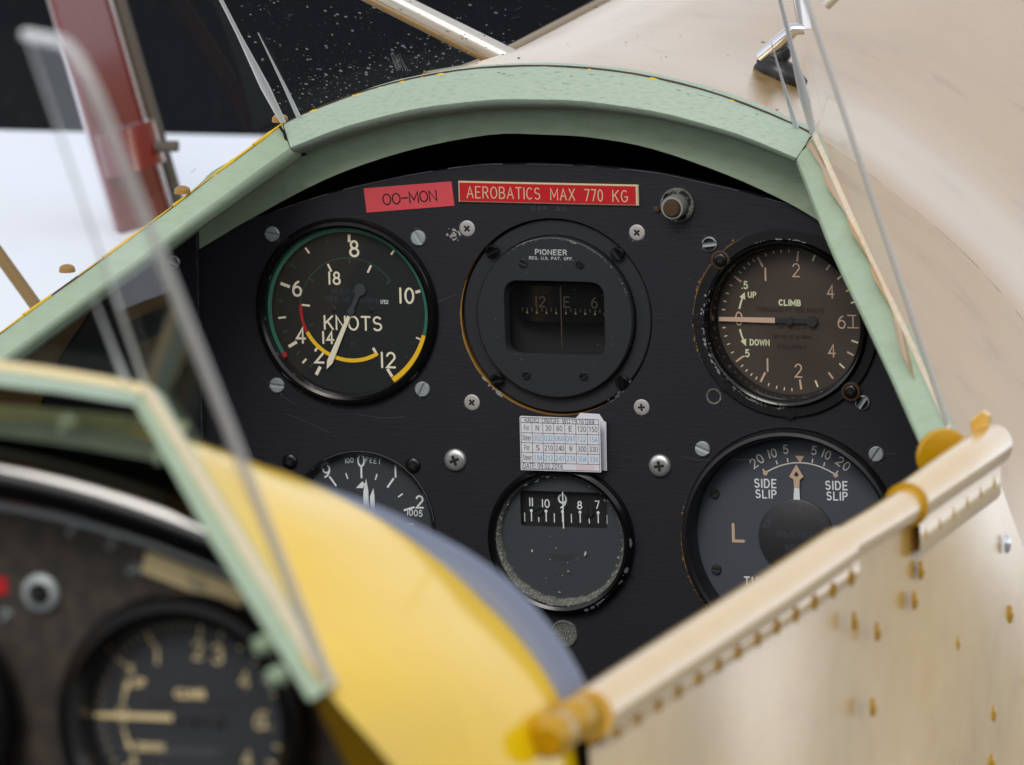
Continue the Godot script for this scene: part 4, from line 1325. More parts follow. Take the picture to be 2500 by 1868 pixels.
# ------------------------------------------------------------------ lower compass
func build_compass():
	var g := node("magnetic_compass", "round magnetic compass with a worn silver rim below the deviation card", Vector3(0.0002, -0.0983, 0))
	add("bezel", g, lathe([[33.0, -3], [33.2, 2.0], [32.6, 4.5], [31.0, 5.6], [29.6, 5.0], [29.2, 3.0]], 84), "bezel_gloss", "glossy black bezel")
	# corroded inner rim with an uneven outline
	var st := new_st()
	var r0 := []
	var r1 := []
	var r2 := []
	for i in 120:
		var a := TAU * i / 120
		var low := clampf(0.6 - 0.6 * sin(a) - 0.2 * cos(a), 0.2, 1.2)
		r0.append(Vector3(cos(a) * 29.25, sin(a) * 29.25, 3.2) * MM)
		var ri := 29.0 - 1.7 * low * (1.0 + rng.randf_range(-0.25, 0.25))
		r1.append(Vector3(cos(a) * ri, sin(a) * ri, 2.2) * MM)
		r2.append(Vector3(cos(a) * (ri - 0.5), sin(a) * (ri - 0.5), -1.0) * MM)
	sheet(st, [r0, r1, r2], true, false)
	add("worn_rim", g, done(st), "corroded", "corroded silver inner rim")
	# dark face with a window cut in it
	var comb := CSGCombiner3D.new()
	comb.name = "face"
	g.add_child(comb)
	var cyl := CSGCylinder3D.new()
	cyl.radius = 0.0288
	cyl.height = 0.0015
	cyl.sides = 72
	cyl.rotation.x = PI / 2
	cyl.position.z = -0.001
	cyl.material = mats.dial_grey
	comb.add_child(cyl)
	var cut := CSGPolygon3D.new()
	cut.operation = CSGShape3D.OPERATION_SUBTRACTION
	cut.polygon = scaled(round_rect(-18.7, 5.2, 20.7, 20.9, 1.2))
	cut.depth = 0.02
	cut.position.z = 0.01
	cut.material = mats.dial_black
	comb.add_child(cut)
	add("card_strip", g, plate(rect(-22, 2, 24, 23), -4.4, -4.0), "print_black", "black scale strip behind the window")
	add("glass", g, disc(28.4, 1.2), "gauge_glass")
	var z := -3.9
	for t in [["11", -14.9, 15.2, 3.4, 0.55], ["10", -8.2, 14.7, 3.4, 0.5], ["9", -0.6, 15.9, 6.0, 0.75], ["8", 7.2, 14.4, 3.2, 0.55], ["7", 15.2, 14.8, 3.2, 0.5]]:
		add("numeral", g, text(t[0], Vector2(t[1], t[2]), t[3], t[4], z, 1.0, 0.34), "paint_white")
	var tk := new_st()
	for x in [-14.9, -8.2, -0.7, 7.3, 15.5]:
		ribbon(tk, P([x, 6.6, x, 11.2]), 0.5, z, false, false)
		for k in 10:
			var a := TAU * k / 10
			var b := TAU * (k + 1) / 10
			tri3(tk, Vector3(x, 11.3, z + 0.02) * MM, Vector3(x + cos(b) * 0.7, 11.3 + sin(b) * 0.7, z + 0.02) * MM, Vector3(x + cos(a) * 0.7, 11.3 + sin(a) * 0.7, z + 0.02) * MM)
	for x in [-18.0, -11.6, -4.5, 3.3, 11.4, 19.6]:
		ribbon(tk, P([x, 6.4, x, 10.4 if absf(x) > 14 or absf(x) < 6 else 8.6]), 0.42, z, false, false)
	add("scale_mark", g, done(tk), "paint_white")
	add("lubber_line", g, plate(rect(0.55, 4.6, 1.05, 20.8), -0.1, 0.2), "paint_white")
	slot_screw(g, Vector2(-11.6, 11.6), 2.3, 25, "dial_black", -4.1, 0.0)
	slot_screw(g, Vector2(11.3, 11.4), 2.5, 85, "dial_black", -4.1, 0.0)
	# faint maker's winged mark
	var mk := new_st()
	for i in 6:
		var y := -7.4 - i * 0.55
		ribbon(mk, P([-1.4 - (5.6 - i * 0.7), y + 0.5, 1.2, y, 1.2 + (5.6 - i * 0.7), y + 0.5]), 0.16, 0.0 - 0.2)
	add("winged_mark", g, done(mk), "dial_hub", "faint winged emblem")
	add("worn_hole_edge", g, crescent(33.0, 0.8, 180, 275, 0.06), "brass_worn", "golden worn edge of the panel cut-out")
	stuff(add("worn_paint", g, flakes(27.0, 29.4, 95, 290, 150, 0.55, 3.5), "bare_metal"))
	stuff(add("worn_paint", g, flakes(27.6, 29.2, -60, 95, 50, 0.35, 3.4), "bare_metal"))
	stuff(add("worn_paint", g, flakes(31.0, 33.0, 80, 160, 22, 1.3, 5.0), "print_grey"))
	stuff(add("worn_paint", g, flakes(4.0, 24.0, 100, 290, 18, 0.55, 1.3), "dust_white"))

func scaled(p: PackedVector2Array) -> PackedVector2Array:
	var o := PackedVector2Array()
	for q in p:
		o.append(q * MM)
	return o

# ------------------------------------------------------------------ turn and slip indicator
func build_turn_slip():
	var g := node("turn_and_slip_indicator", "large turn and slip indicator, glass reflection painted grey on its face, behind the yellow door edge", Vector3(0.1041, -0.0956, 0))
	add("bezel", g, lathe([[48.9, -3], [48.9, 2.5], [48.0, 4.0], [46.6, 4.4], [45.4, 3.6], [44.8, 1.0], [44.6, -8.0]], 108), "bezel_black", "broad black bezel")
	add("dial", g, disc(45.0, -7.6), "dial_slate", "dial with the veil of glass reflection painted in grey")
	add("glass", g, disc(44.9, -1.0), "gauge_glass")
	var c := Vector2(0.3, -0.3)
	var z := -7.45
	add("hub_plate", g, lathe([[17.0, -7.6], [17.0, -6.6], [16.4, -6.2], [0.001, -6.2]], 64, c), "dial_hub", "dark round centre plate with raised lettering")
	add("raised_lettering", g, text_round("TURN & SLIP INDICATOR", 13.9, -72, 72, 2.6, 0.3, -6.1, c), "dial_slate")
	add("raised_lettering", g, text("106/L/1523", c + Vector2(0.6, 1.4), 2.6, 0.32, -6.1, 1.0, 0.3, -0.03), "dial_slate")
	add("raised_lettering", g, text("607/51", c + Vector2(0.6, -4.4), 2.6, 0.32, -6.1, 1.0, 0.3, -0.03), "dial_slate")
	for t in [["20", -17.2, 32.0, 3.9, 36], ["10", -10.1, 35.6, 3.6, 14], ["5", -4.1, 37.5, 3.6, 4], ["5", 8.7, 37.4, 3.6, -8], ["10", 14.3, 35.7, 3.6, -22], ["20", 21.7, 31.9, 3.9, -36]]:
		add("numeral", g, text(t[0], Vector2(t[1] + 0.0, t[2] + 1.2) + c, t[3], 0.6, z, 1.0, 0.36, deg_to_rad(t[4])), "card_ink")
	var q := []
	for i in 21:
		var x := lerpf(-13.5, 18.2, i / 20.0)
		var f := (x - 2.35) / 15.85
		q.append(Vector2(x, 33.0 - 4.9 * f * f) + c)
	var st := new_st()
	ribbon(st, q, 0.55, z, false, false)
	for t in [[-8.0, 32.9, -8.5, 34.6], [-3.2, 34.0, -3.4, 35.8], [7.7, 34.0, 8.0, 35.8], [12.8, 32.6, 13.4, 34.4], [-13.6, 29.0, -14.6, 30.6], [18.2, 29.2, 19.2, 30.8]]:
		ribbon(st, [Vector2(t[0], t[1] - 0.9) + c, Vector2(t[2], t[3] - 0.9) + c], 0.6, z + 0.02, false, false)
	add("slip_scale", g, done(st), "card_ink")
	for x in [-13.5, 18.2]:
		add("scale_dot", g, disc(1.1, z + 0.05, 20, Vector2(x, 28.0) + c), "lume_tan")
	var tr := PackedVector2Array([Vector2(0.1, 36.0) + c, Vector2(4.2, 36.0) + c, Vector2(2.3, 32.9) + c])
	add("index_mark", g, plate(tr, z - 0.1, z + 0.05), "lume_tan")
	# slip pointer: arrow head with a diamond opening, on a white stem
	var hp := new_st()
	var outl := [Vector2(0.8, 32.4), Vector2(4.0, 27.0), Vector2(2.2, 25.6), Vector2(2.0, 22.0), Vector2(-0.4, 22.0), Vector2(-0.6, 25.6), Vector2(-2.5, 27.0)]
	var hole := [Vector2(0.8, 29.4), Vector2(1.9, 27.6), Vector2(0.8, 26.8), Vector2(0.8, 26.8), Vector2(0.8, 26.8), Vector2(0.8, 26.8), Vector2(-0.3, 27.6)]
	for i in 7:
		var j := (i + 1) % 7
		var a: Vector2 = outl[i] + c
		var b: Vector2 = outl[j] + c
		var d: Vector2 = hole[j] + c
		var e: Vector2 = hole[i] + c
		quad(hp, Vector3(a.x, a.y, -6.4) * MM, Vector3(b.x, b.y, -6.4) * MM, Vector3(d.x, d.y, -6.4) * MM, Vector3(e.x, e.y, -6.4) * MM)
	add("pointer_head", g, done(hp), "lume_tan")
	add("pointer_stem", g, plate(PackedVector2Array([Vector2(-0.9, 16.0) + c, Vector2(2.1, 16.0) + c, Vector2(1.9, 22.0) + c, Vector2(-0.4, 22.0) + c]), -6.8, -6.5), "paint_white")
	for x in [-13.6, 18.4]:
		add("lettering", g, text("SIDE", Vector2(x, 23.4) + c, 3.5, 0.65, z, 1.0, 0.36), "paint_white")
		add("lettering", g, text("SLIP", Vector2(x + 0.2, 18.7) + c, 3.4, 0.62, z, 1.0, 0.36), "paint_white")
	add("lettering", g, text("L", Vector2(-26.3, 1.2) + c, 7.4, 1.3, z, 1.25), "lume_tan")
	add("lettering", g, text("R", Vector2(28, 1.2) + c, 7.4, 1.3, z, 1.1), "lume_tan")
	add("lettering", g, text("TURN", Vector2(-17.6, -20.2) + c, 3.6, 0.65, z, 1.05, 0.36), "paint_white")
	slot_screw(g, Vector2(-36.3, -15.6), 2.2, -10, "dial_hub", -7.4, 0.0)
	slot_screw(g, Vector2(-36.3, 18.2), 2.2, 30, "dial_hub", -7.4, 0.0)
	for w in [[-39.0, 39.1, -22], [39.1, 39.0, 55], [-38.9, -39.2, 10]]:
		slot_screw(g, Vector2(w[0], w[1]), 3.4, w[2], "steel_dull", 0.05)
	add("worn_hole_edge", g, crescent(48.8, 1.2, 200, 292, 0.06), "brass_worn", "golden worn edge of the panel cut-out")
	stuff(add("worn_paint", g, flakes(48.6, 50.2, 205, 290, 110, 0.45, 0.1), "brass_worn"))

# ------------------------------------------------------------------ placards and deviation card
func type(s: String, parent: Node, c: Vector2, size: float, m: String, z: float, width := 0.0):
	var f := SystemFont.new()
	f.font_names = PackedStringArray(["Droid Sans"])
	var t := TextMesh.new()
	t.text = s
	t.font = f
	t.font_size = 32
	t.pixel_size = size * MM / 32.0
	t.depth = 0.0
	t.curve_step = 1.0
	var o := add("lettering", parent, t, m, "", Vector3(c.x, c.y, z) * MM)
	var box := t.get_aabb()
	if width > 0.0 and box.size.x > 0.0:
		o.scale = Vector3(width * MM / box.size.x, 1, 1)

func build_placards():
	var a := node("registration_tape", "faded pink-red tape label reading OO-MON", Vector3(-0.0653, 0.0515, 0))
	a.rotation.z = deg_to_rad(5.6)
	add("tape", a, plate(rect(-20.2, -5.4, 20.2, 5.4), 0.0, 0.3, 0.08), "tape_pink")
	add("lettering", a, text("OO-MON", Vector2(0.3, -0.2), 4.6, 0.62, 0.36, 1.14, 0.17), "print_black")
	var b := node("aerobatics_placard", "engraved red placard reading AEROBATICS MAX 770 KG", Vector3(-0.0016, 0.0546, 0))
	add("plate", b, plate(rect(-40.8, -4.6, 40.8, 4.6), 0.0, 1.3, 0.35), "placard_edge", "cream chamfered edge of the placard")
	add("face", b, plate(rect(-40.2, -4.1, 39.6, 4.0), 1.2, 1.4, 0.0), "placard_red")
	add("lettering", b, text_fit("AEROBATICS", Vector2(-20.3, -0.1), 4.9, 0.46, 1.46, 33.0), "placard_edge")
	add("lettering", b, text_fit("MAX", Vector2(6.6, -0.2), 4.9, 0.46, 1.46, 10.8), "placard_edge")
	add("lettering", b, text_fit("770", Vector2(20.6, -0.3), 4.9, 0.46, 1.46, 8.0), "placard_edge")
	add("lettering", b, text_fit("KG", Vector2(32.6, -0.4), 4.9, 0.46, 1.46, 6.6), "placard_edge")
	var o := node("engraved_text", "faint old lettering engraved under the red placard", Vector3(0, 0.0487, 0))
	add("lettering", o, text("CAP .00", Vector2(-2, -0.9), 1.6, 0.16, 0.1, 1.5, 0.5), "print_grey")
	# compass deviation card
	var d := node("deviation_card", "small white printed compass deviation card", Vector3(0.0018, -0.0978, 0.0012))
	add("backing", d, plate(PackedVector2Array([Vector2(-17.0, 31.0), Vector2(20.0, 30.6), Vector2(20.2, 52.0), Vector2(19.2, 52.6), Vector2(17.2, 55.6), Vector2(8.5, 55.9), Vector2(7.5, 54.6)]), 0.0, 0.15), "card_white")
	add("card", d, plate(PackedVector2Array([Vector2(-17.5, 30.9), Vector2(19.0, 30.9), Vector2(19.1, 53.4), Vector2(18.2, 54.4), Vector2(-16.8, 54.9), Vector2(-17.4, 54.4)]), 5.4, 5.7), "card_white")
	var ln := new_st()
	var x0 := -16.9
	var x1 := 18.5
	for y in [31.4, 34.3, 38.8, 43.1, 47.5, 52.0, 54.2]:
		ribbon(ln, P([x0, y + 0.02, x1, y - 0.02]), 0.2, 5.78, false, false)
	var xs := [-16.9, -11.9, -7.0, -2.0, 3.0, 8.0, 13.2, 18.4]
	for i in xs.size():
		var full: bool = i == 0 or i == 7
		ribbon(ln, P([xs[i], 31.4 if full else 34.3, xs[i], 54.2 if full else 52.0]), 0.18, 5.76, false, false)
	add("ruled_line", d, done(ln), "print_black")
	add("pink_blot", d, plate(rect(7.6, 31.7, 16.2, 33.9), 5.7, 5.74), "card_pink")
	type("RADIO  ON/OFF  WO 19.16 DR4", d, Vector2(0.6, 53.1), 2.45, "print_grey", 5.82, 31.6)
	type("DATE: 09.02.2016", d, Vector2(-7.4, 32.85), 2.5, "print_grey", 5.82, 18.0)
	var grid := [["For", "N", "30", "60", "E", "120", "150"], ["Steer", "002", "032", "060", "091", "122", "154"], ["For", "S", "210", "240", "W", "300", "330"], ["Steer", "184", "212", "241", "274", "304", "334"]]
	for r in 4:
		for k in 7:
			var cx: float = (xs[k] + xs[k + 1]) * 0.5
			var cy: float = [49.75, 45.3, 40.95, 36.5][r]
			type(grid[r][k], d, Vector2(cx, cy), 1.75 if k == 0 else 2.55, "print_blue" if (r % 2 == 1 and k > 0) else "print_grey", 5.82, (2.4 if r % 2 == 0 else 3.9) if k == 0 else [0.0, 1.5, 2.6, 3.8][str(grid[r][k]).length()])

# ------------------------------------------------------------------ rear cockpit panel, far out of focus
func build_rear_panel():
	var z := 0.87
	var root := node("rear_instrument_panel", "worn brown-black instrument panel of the rear cockpit, out of focus", Vector3(0, 0, z))
	var out := PackedVector2Array()
	for i in 25:
		var u := lerpf(-1, 1, i / 24.0)
		out.append(Vector2(XC * 1000 + u * 205, 100 - 58 * pow(absf(u), 2.1)))
	out.append(Vector2(215, -200))
	out.append(Vector2(-205, -200))
	add("panel_plate", root, plate(out, -3, 0, 0.4), "rear_panel_paint")
	# glossy black padded roll along the top, with a pale strip painting a second highlight below it
	var p1 := []
	var p2 := []
	for i in 33:
		var u := lerpf(-1, 1, i / 32.0)
		p1.append(Vector3(XC + u * 0.19, 0.1045 - 0.050 * pow(absf(u), 2.1), 0.027))
		p2.append(Vector3(XC + u * 0.195, 0.0900 - 0.054 * pow(absf(u), 2.1), 0.014))
	add("crash_pad", root, tube(p1, 0.0095, 18), "black_vinyl", "glossy black padded roll along the top of the rear panel")
	add("highlight_strip", root, tube(p2, 0.0016, 8), "steel_dull", "thin pale strip painting a second highlight below the padded roll")
	build_climb(Vector3(0.1215, 0.0085, z + 0.0085), true)
	# neighbouring gauge, cut by the picture's edge
	var g := node("rear_gauge", "blurred black gauge beside the rear climb indicator", Vector3(0.011, 0.006, z + 0.0085))
	add("bezel", g, lathe([[47.5, -2], [47.5, 4.0], [45.5, 7.5], [42.0, 8.0], [38.2, 5.5], [37.0, 0], [36.8, -8]], 72), "bezel_gloss")
	add("dial", g, disc(37.0, -5.0), "rear_dial")
	add("numeral", g, text("3", Vector2(28, 2), 6, 1.2, -4.8), "paint_white")
	var lab := node("cream_label", "cream plastic label stuck askew above the rear climb indicator", Vector3(0.1237, 0.0586, z))
	lab.rotation.z = deg_to_rad(-19.3)
	add("plate", lab, plate(rect(-19.8, -4.1, 19.8, 4.1), 0, 1.0, 0.3), "label_cream")
	add("lettering", lab, text("NE PAS", Vector2(1, 1.1), 1.5, 0.3, 1.06), "print_grey")
	add("lettering", lab, text("FUMER", Vector2(2, -1.5), 1.5, 0.3, 1.06), "print_grey")
	var kn := node("rear_knob", "round dull metal switch nut on the rear panel", Vector3(0.0655, 0.0525, z))
	add("nut", kn, lathe([[7.0, 0], [7.0, 2.0], [5.8, 3.0], [4.2, 3.2], [3.6, 1.0]], 30), "steel_dull")
	add("toggle", kn, lathe([[3.4, 1.0], [3.0, 5.0], [2.4, 6.0], [0.001, 6.4]], 20), "void_black")
	var rl := node("red_warning_label", "small red label on the rear panel", Vector3(0.049, 0.0545, z))
	add("plate", rl, plate(rect(-6, -3.2, 3.4, 3.2), 0, 0.8, 0.2), "placard_red")
	for q in [[0.0515, 0.0435], [0.093, 0.071], [0.101, 0.062], [0.078, 0.076], [0.108, 0.077]]:
		slot_screw(root, Vector2(q[0], q[1]) * 1000.0, 2.6, rng.randf() * 180, "steel_dull", 0.0)
	# small green brackets below the rear frame leg
	for q in [[0.2, 0.068, 1.016], [0.209, 0.060, 1.03], [0.128, 0.112, 0.905], [0.092, 0.122, 0.905]]:
		var st := new_st()
		tube_st(st, [Vector3(q[0], q[1], q[2]), Vector3(q[0] - 0.004, q[1] - 0.001, q[2] + 0.004)], [0.0036, 0.003], 10)
		add("green_bracket", root, done(st), "green_paint", "", Vector3(0, 0, -z))

# ------------------------------------------------------------------ yellow cockpit door on the right
func build_door():
	var root := node("cockpit_door", "glossy yellow cockpit side door with a rolled top edge and rivets", Vector3.ZERO)
	var xd := XC + 0.2495
	# leaf, slightly proud of the fuselage side, its front edge slanting forward
	var rows := []
	for k in 13:
		var f := k / 12.0
		var y := lerpf(-0.006, -0.46, f)
		var row := []
		var zf := 0.236 + maxf(-0.36 * minf(f * 0.454, 0.09) / 0.09 * 0.24, -0.09) - 0.02 * f
		for i in 21:
			var u := i / 20.0
			var zz := lerpf(zf, 0.815, u)
			var swell := 0.0022 * sin(u * 9.0 + f * 4.0) * (1.0 - f) + 0.0016 * sin(u * 17.0 - f * 11.0)
			row.append(Vector3(xd + 0.004 * sin(f * PI) + swell, y + 0.008 * u * (1.0 - f), zz))
		rows.append(row)
	add("door_skin", root, loft(rows, false, false), "yellow_dope")
	# edge thickness of the leaf at the front
	var fe := []
	var fi := []
	for r in rows:
		fe.append(r[0])
		fi.append(r[0] + Vector3(-0.006, 0, 0.0005))
	add("door_edge", root, loft([fe, fi], false, false), "yellow_plain", "darker ochre front edge of the door")
	# rolled top edge in three lengths
	var xt := xd + 0.002
	add("rolled_edge", root, tube([Vector3(xt, 0.0035, 0.822), Vector3(xt, 0.0015, 0.70), Vector3(xt, -0.001, 0.58), Vector3(xt, -0.002, 0.478)], [0.0096, 0.0094, 0.0091, 0.0086], 20), "yellow_dope", "thick rolled top edge")
	add("rolled_edge", root, tube([Vector3(xt, -0.002, 0.482), Vector3(xt, -0.0035, 0.43), Vector3(xt, -0.005, 0.37)], [0.0074, 0.0072, 0.0072], 20), "yellow_dope")
	add("edge_sleeve", root, tube([Vector3(xt, -0.0045, 0.372), Vector3(xt, -0.005, 0.30), Vector3(xt, -0.0055, 0.238), Vector3(xt, -0.0056, 0.232)], [0.0086, 0.0088, 0.0092, 0.0078], 20), "yellow_dope", "wider sleeve at the front of the rolled edge")
	add("collar", root, tube([Vector3(xt, -0.0048, 0.3735), Vector3(xt, -0.0048, 0.3715)], 0.0092, 20), "yellow_plain")
	# hemmed strip with stitches below the roll
	var hem := []
	for q in [[0.0012, -0.009], [0.0028, -0.0105], [0.0028, -0.0165], [0.0008, -0.0185]]:
		var row2 := []
		for i in 24:
			var f := i / 23.0
			row2.append(Vector3(xd + 0.0018 + q[0], q[1] + 0.007 * (1 - f) - 0.001 * f, lerpf(0.81, 0.455, f)))
		hem.append(row2)
	add("hem_strip", root, loft(hem, false, false), "yellow_dope")
	var stm := tube([Vector3(0, 0.003, 0), Vector3(0.0004, 0, 0), Vector3(0, -0.0032, 0)], [0.0008, 0.0011, 0.0006], 8)
	for i in 13:
		var f := i / 12.0
		add("stitch", root, stm, "yellow_plain", "", Vector3(xd + 0.0048, -0.0075 - 0.0080 * f, lerpf(0.795, 0.468, f)))
	# rivet heads, the dark reflections they catch painted in as ochre
	var rv := new_st()
	lathe_st(rv, [[2.7, -0.6], [2.5, 0.4], [1.9, 1.0], [1.0, 1.35], [0.001, 1.45]], 16, Vector2.ZERO, 1.5)
	var rm := done(rv)
	for q in [[-0.0341, 0.4602], [-0.0452, 0.4263], [-0.0441, 0.3688], [-0.034, 0.3579], [-0.0742, 0.3049], [-0.0801, 0.2175], [-0.1141, 0.1841], [-0.0736, 0.4359], [-0.1152, 0.2487], [-0.1353, 0.2521], [-0.012, 0.468]]:
		var o := add("rivet", root, rm, "yellow_plain", "", Vector3(xd + 0.0035, q[0], q[1]))
		o.rotation.y = PI / 2
	# short overlapping strap at the front with its own rivets
	var strap := []
	for q in [[0.003, -0.011], [0.0042, -0.013], [0.0042, -0.024], [0.003, -0.026]]:
		var row3 := []
		for i in 10:
			row3.append(Vector3(xd + 0.001 + q[0], q[1] - 0.002, lerpf(0.365, 0.235, i / 9.0)))
		strap.append(row3)
	add("front_strap", root, loft(strap, false, false), "yellow_dope")
	for i in 6:
		var o2 := add("rivet", root, rm, "yellow_dope", "", Vector3(xd + 0.0046, -0.0195, lerpf(0.355, 0.245, i / 5.0)))
		o2.rotation.y = PI / 2
		o2.scale = Vector3(0.9, 0.9, 0.8)
	var sc := add("steel_screw", root, rm, "chrome", "bright steel screw on the door's front edge", Vector3(xd + 0.004, -0.0498, 0.2215))
	sc.rotation.y = PI / 2
	# ochre bracket plates at both ends of the rolled edge
	var br := new_st()
	lathe_st(br, [[11.5, -1.5], [11.5, 0.6], [10.6, 1.5], [0.001, 1.7]], 30)
	var b1 := add("hinge_bracket", root, done(br), "yellow_plain", "ochre half-round bracket where the frame leg meets the door", Vector3(XC + 0.238, -0.006, 0.262))
	b1.rotation = Vector3(0, 0.5, 0)
	add("hinge_lug", root, plate(PackedVector2Array([Vector2(-4, -9), Vector2(3, -9), Vector2(4, 4), Vector2(1, 6), Vector2(-4, 2)]), -2, 2, 0.6), "yellow_dope", "", Vector3(XC + 0.249, 0.004, 0.243))
	for q in [[0.868, 0.848], [0.842, 0.820]]:
		add("hinge_knuckle", root, tube([Vector3(xt - 0.002, 0.0035, q[0]), Vector3(xt - 0.002, 0.0045, q[0] - 0.003), Vector3(xt - 0.002, 0.0045, q[1] + 0.003), Vector3(xt - 0.002, 0.0035, q[1])], [0.0055, 0.0078, 0.0078, 0.0055], 18), "yellow_plain", "rounded yellow hinge knuckle at the aft end of the door")

# ------------------------------------------------------------------ wing, strut, wires
func build_outside():
	# white lower wing seen past the left side of the windscreen
	var rows := []
	for k in 2:
		var x := -0.255 if k == 0 else -4.2
		var row := []
		for q in [[0.62, -0.155], [0.30, -0.105], [0.0, -0.072], [-0.30, -0.050], [-0.55, -0.042], [-0.72, -0.047], [-0.80, -0.056], [-0.825, -0.072], [-0.81, -0.09], [-0.7, -0.105], [-0.3, -0.13], [0.2, -0.15], [0.62, -0.158]]:
			row.append(Vector3(x, q[1] + 0.006 * k, q[0]))
		rows.append(spline(row, 4))
	add("left_wing", plane, loft(rows, false, false), "wing_white", "bright white left wing beyond the windscreen")
	# red streamlined strut standing on it
	var s := node("cabane_strut", "glossy red streamlined strut behind the left windscreen pane", Vector3.ZERO)
	var b := Vector3(-0.3385, -0.048, -0.45)
	var t := b + (Vector3(-0.3696, 0.067, -0.45) - Vector3(-0.3423, -0.0341, -0.45)) * 6.0
	var st := new_st()
	var sec := [Vector2(-13.5, 3), Vector2(-7.5, 13), Vector2(-5.0, 13.5), Vector2(8.0, -24), Vector2(7.5, -30), Vector2(2, -34), Vector2(-8, -24)]
	var r0 := []
	var r1 := []
	for q in sec:
		r0.append(b + Vector3(q.x * 1.0 - 3.0, 0, q.y) * MM)
		r1.append(t + Vector3(q.x * 1.0 - 3.0, 0, q.y) * MM)
	st.set_smooth_group(-1)
	for i in sec.size():
		var j := (i + 1) % sec.size()
		st.set_smooth_group(-1)
		quad(st, r0[i], r0[j], r1[j], r1[i])
	add("strut_body", s, done(st), "strut_red")
	var d := (t - b).normalized()
	add("trim_strip", s, tube([b + Vector3(0.009, 0, -0.028), t + Vector3(0.009, 0, -0.028)], 0.003, 10), "strut_trim", "dark strip along the strut's edge")
	add("clamp", s, tube([b + d * 0.035 + Vector3(0.004, 0, 0.004), b + d * 0.056 + Vector3(0.004, 0, 0.004)], 0.0155, 14), "strut_red")
	add("clamp_bolt", s, tube([b + d * 0.047 + Vector3(0.018, 0, 0.006), b + d * 0.0475 + Vector3(0.030, 0.0, 0.006)], 0.0028, 10), "strut_trim")
	# raised seam along the left shoulder of the deck
	var seam := []
	for i in 12:
		var sz := lerpf(-0.06, -0.62, i / 11.0)
		var ring := section(smoothstep(0.018, -0.16, sz), sz)
		var best: Vector3 = ring[0]
		for p in ring:
			if absf(p.x - (XC - 0.078)) < absf(best.x - (XC - 0.078)) and p.y > 0.0:
				best = p
		seam.append(best + Vector3(-0.001, 0.0005, 0))
	add("deck_seam", plane, tube(seam, 0.0026, 8), "rod_tan", "tan seam along the far shoulder of the deck")
	# landing wires and rods
	add("bracing_wire", plane, tube([Vector3(-0.305, 0.023, -0.1), Vector3(-0.2727, -0.0215, -0.1)], 0.003, 10), "rod_tan", "thin tan rod at the left edge")
	var rod := node("cabane_rod", "pale streamlined rod rising from the deck centre", Vector3.ZERO)
	add("rod", rod, tube([Vector3(-0.030, 0.0885, -0.1), Vector3(-0.0407, 0.0937, -0.1), Vector3(-0.1076, 0.1259, -0.1), Vector3(-0.42, 0.276, -0.1)], [0.0058, 0.0052, 0.0042, 0.0042], 12), "rod_metal")
	add("rod_edge", rod, tube([Vector3(-0.0335, 0.0876, -0.0985), Vector3(-0.0422, 0.0898, -0.0985), Vector3(-0.1091, 0.1218, -0.0985), Vector3(-0.42, 0.2718, -0.0985)], [0.0016, 0.002, 0.002, 0.002], 8), "rod_tan", "yellow-brown lower edge of the rod")
	add("rod_slot", rod, tube([Vector3(-0.024, 0.0995, -0.098), Vector3(-0.014, 0.1020, -0.099)], [0.0016, 0.0006], 8, true, 0.4), "rubber", "dark slot where the rod enters the deck")
	# right cabane fitting in a black rubber boot
	var f := node("strut_fitting", "chromed link in a black rubber boot on the deck", Vector3.ZERO)
	var bp := Vector3(0.0785, 0.0925, -0.09)
	var boot := new_st()
	tube_st(boot, [bp + Vector3(-0.010, 0.003, 0.0), bp + Vector3(-0.003, 0.0035, 0.002), bp + Vector3(0.005, 0.001, 0.003), bp + Vector3(0.011, -0.003, 0.0)], [0.004, 0.0075, 0.0065, 0.003], 14)
	tube_st(boot, [bp + Vector3(-0.006, 0.004, 0.0), bp + Vector3(0.001, 0.012, -0.001), bp + Vector3(0.004, 0.0145, -0.001)], [0.006, 0.0048, 0.003], 12)
	add("rubber_boot", f, done(boot), "rubber")
	add("link", f, tube([bp + Vector3(-0.008, 0.009, 0.001), bp + Vector3(0.001, 0.0165, 0.002), bp + Vector3(0.0075, 0.0225, 0.002), bp + Vector3(0.012, 0.0225, 0.001)], [0.0032, 0.0036, 0.003, 0.0026], 12), "chrome", "chromed bent link")
	add("link_shaft", f, tube([bp + Vector3(0.012, 0.0220, 0.0), bp + Vector3(0.0085, 0.040, -0.003), bp + Vector3(-0.02, 0.20, -0.02)], [0.003, 0.0035, 0.0035], 12), "chrome")
	add("rear_wire", plane, tube([Vector3(0.0700, 0.1085, -0.2), Vector3(0.0726, 0.111, -0.2), Vector3(0.20, 0.2335, -0.2)], 0.0024, 10), "rod_metal", "thin metal rod behind the right windscreen pane")

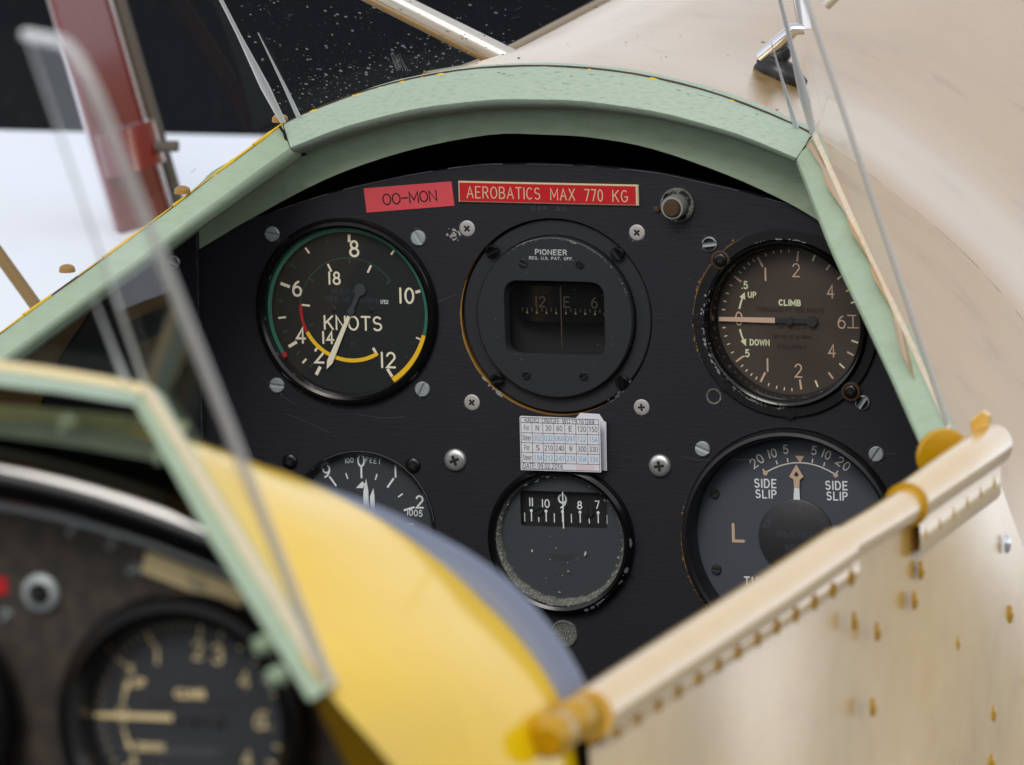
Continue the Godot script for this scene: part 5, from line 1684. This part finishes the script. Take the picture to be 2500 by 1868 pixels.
# ------------------------------------------------------------------ dust and scratches on the windscreen
func build_dust():
	var root: Node3D = null
	for c in plane.get_children():
		if c.name == "front_windscreen":
			root = c
	var lean := Vector3(0, 0.15, 0.1515)
	var nrm := Vector3(0, -0.71, 0.70)
	var st := new_st()
	st.set_smooth_group(-1)
	var ux := Vector3.RIGHT
	var uy := lean.normalized()
	for i in 3000:
		var u := rng.randf_range(-1.0, 0.98)
		var v := rng.randf_range(0.0, 0.42)
		if rng.randf() < 0.35:
			v = v * 0.3
		var right_thin := clampf((u + 0.2) / 0.15, 0, 1)
		if rng.randf() < right_thin * 0.96:
			continue
		var y := 0.086 + 0.0275 * (1.0 - pow(absf(u), 2.1))
		var p := Vector3(XC + u * 0.1195, y + 0.0012, 0.022) + lean * v + nrm * 0.0006
		var r := 0.00009 + 0.0007 * pow(rng.randf(), 7.0)
		var el := rng.randf_range(0.6, 1.5)
		var rot := rng.randf() * TAU
		var ring := []
		for k in 7:
			var a := rot + TAU * k / 7
			ring.append(p + (ux * cos(a) * el + uy * sin(a)) * r * rng.randf_range(0.75, 1.15))
		for k in 7:
			tri3(st, p, ring[(k + 1) % 7], ring[k])
	# hair scratches
	for i in 70:
		var u := rng.randf_range(-1.0, 0.5)
		var v := rng.randf_range(0.0, 0.4)
		var y := 0.086 + 0.0275 * (1.0 - pow(absf(u), 2.1))
		var p := Vector3(XC + u * 0.1195, y + 0.0012, 0.022) + lean * v + nrm * 0.0007
		var a := rng.randf() * TAU
		var dv := (ux * cos(a) + uy * sin(a)) * rng.randf_range(0.001, 0.005)
		var w := (ux * -sin(a) + uy * cos(a)) * 0.00006
		quad(st, p - w, p + dv - w * 0.3, p + dv + w * 0.3, p + w)
	# finger smears
	for i in 9:
		var p := Vector3(XC - 0.062 + rng.randf_range(-0.004, 0.004), 0.1065, 0.022) + lean * rng.randf_range(0.035, 0.05) + nrm * 0.0008
		var q := p
		for k in 5:
			var nx := q + uy * rng.randf_range(0.0018, 0.0032) + ux * rng.randf_range(-0.0005, 0.0003)
			var w := ux * 0.00012 * (1.0 - k / 6.0)
			quad(st, q - w, nx - w * 0.8, nx + w * 0.8, q + w)
			q = nx
	stuff(add("dust_speck", root, done(st), "dust_white", "white dust specks, smears and hair scratches on the perspex"))
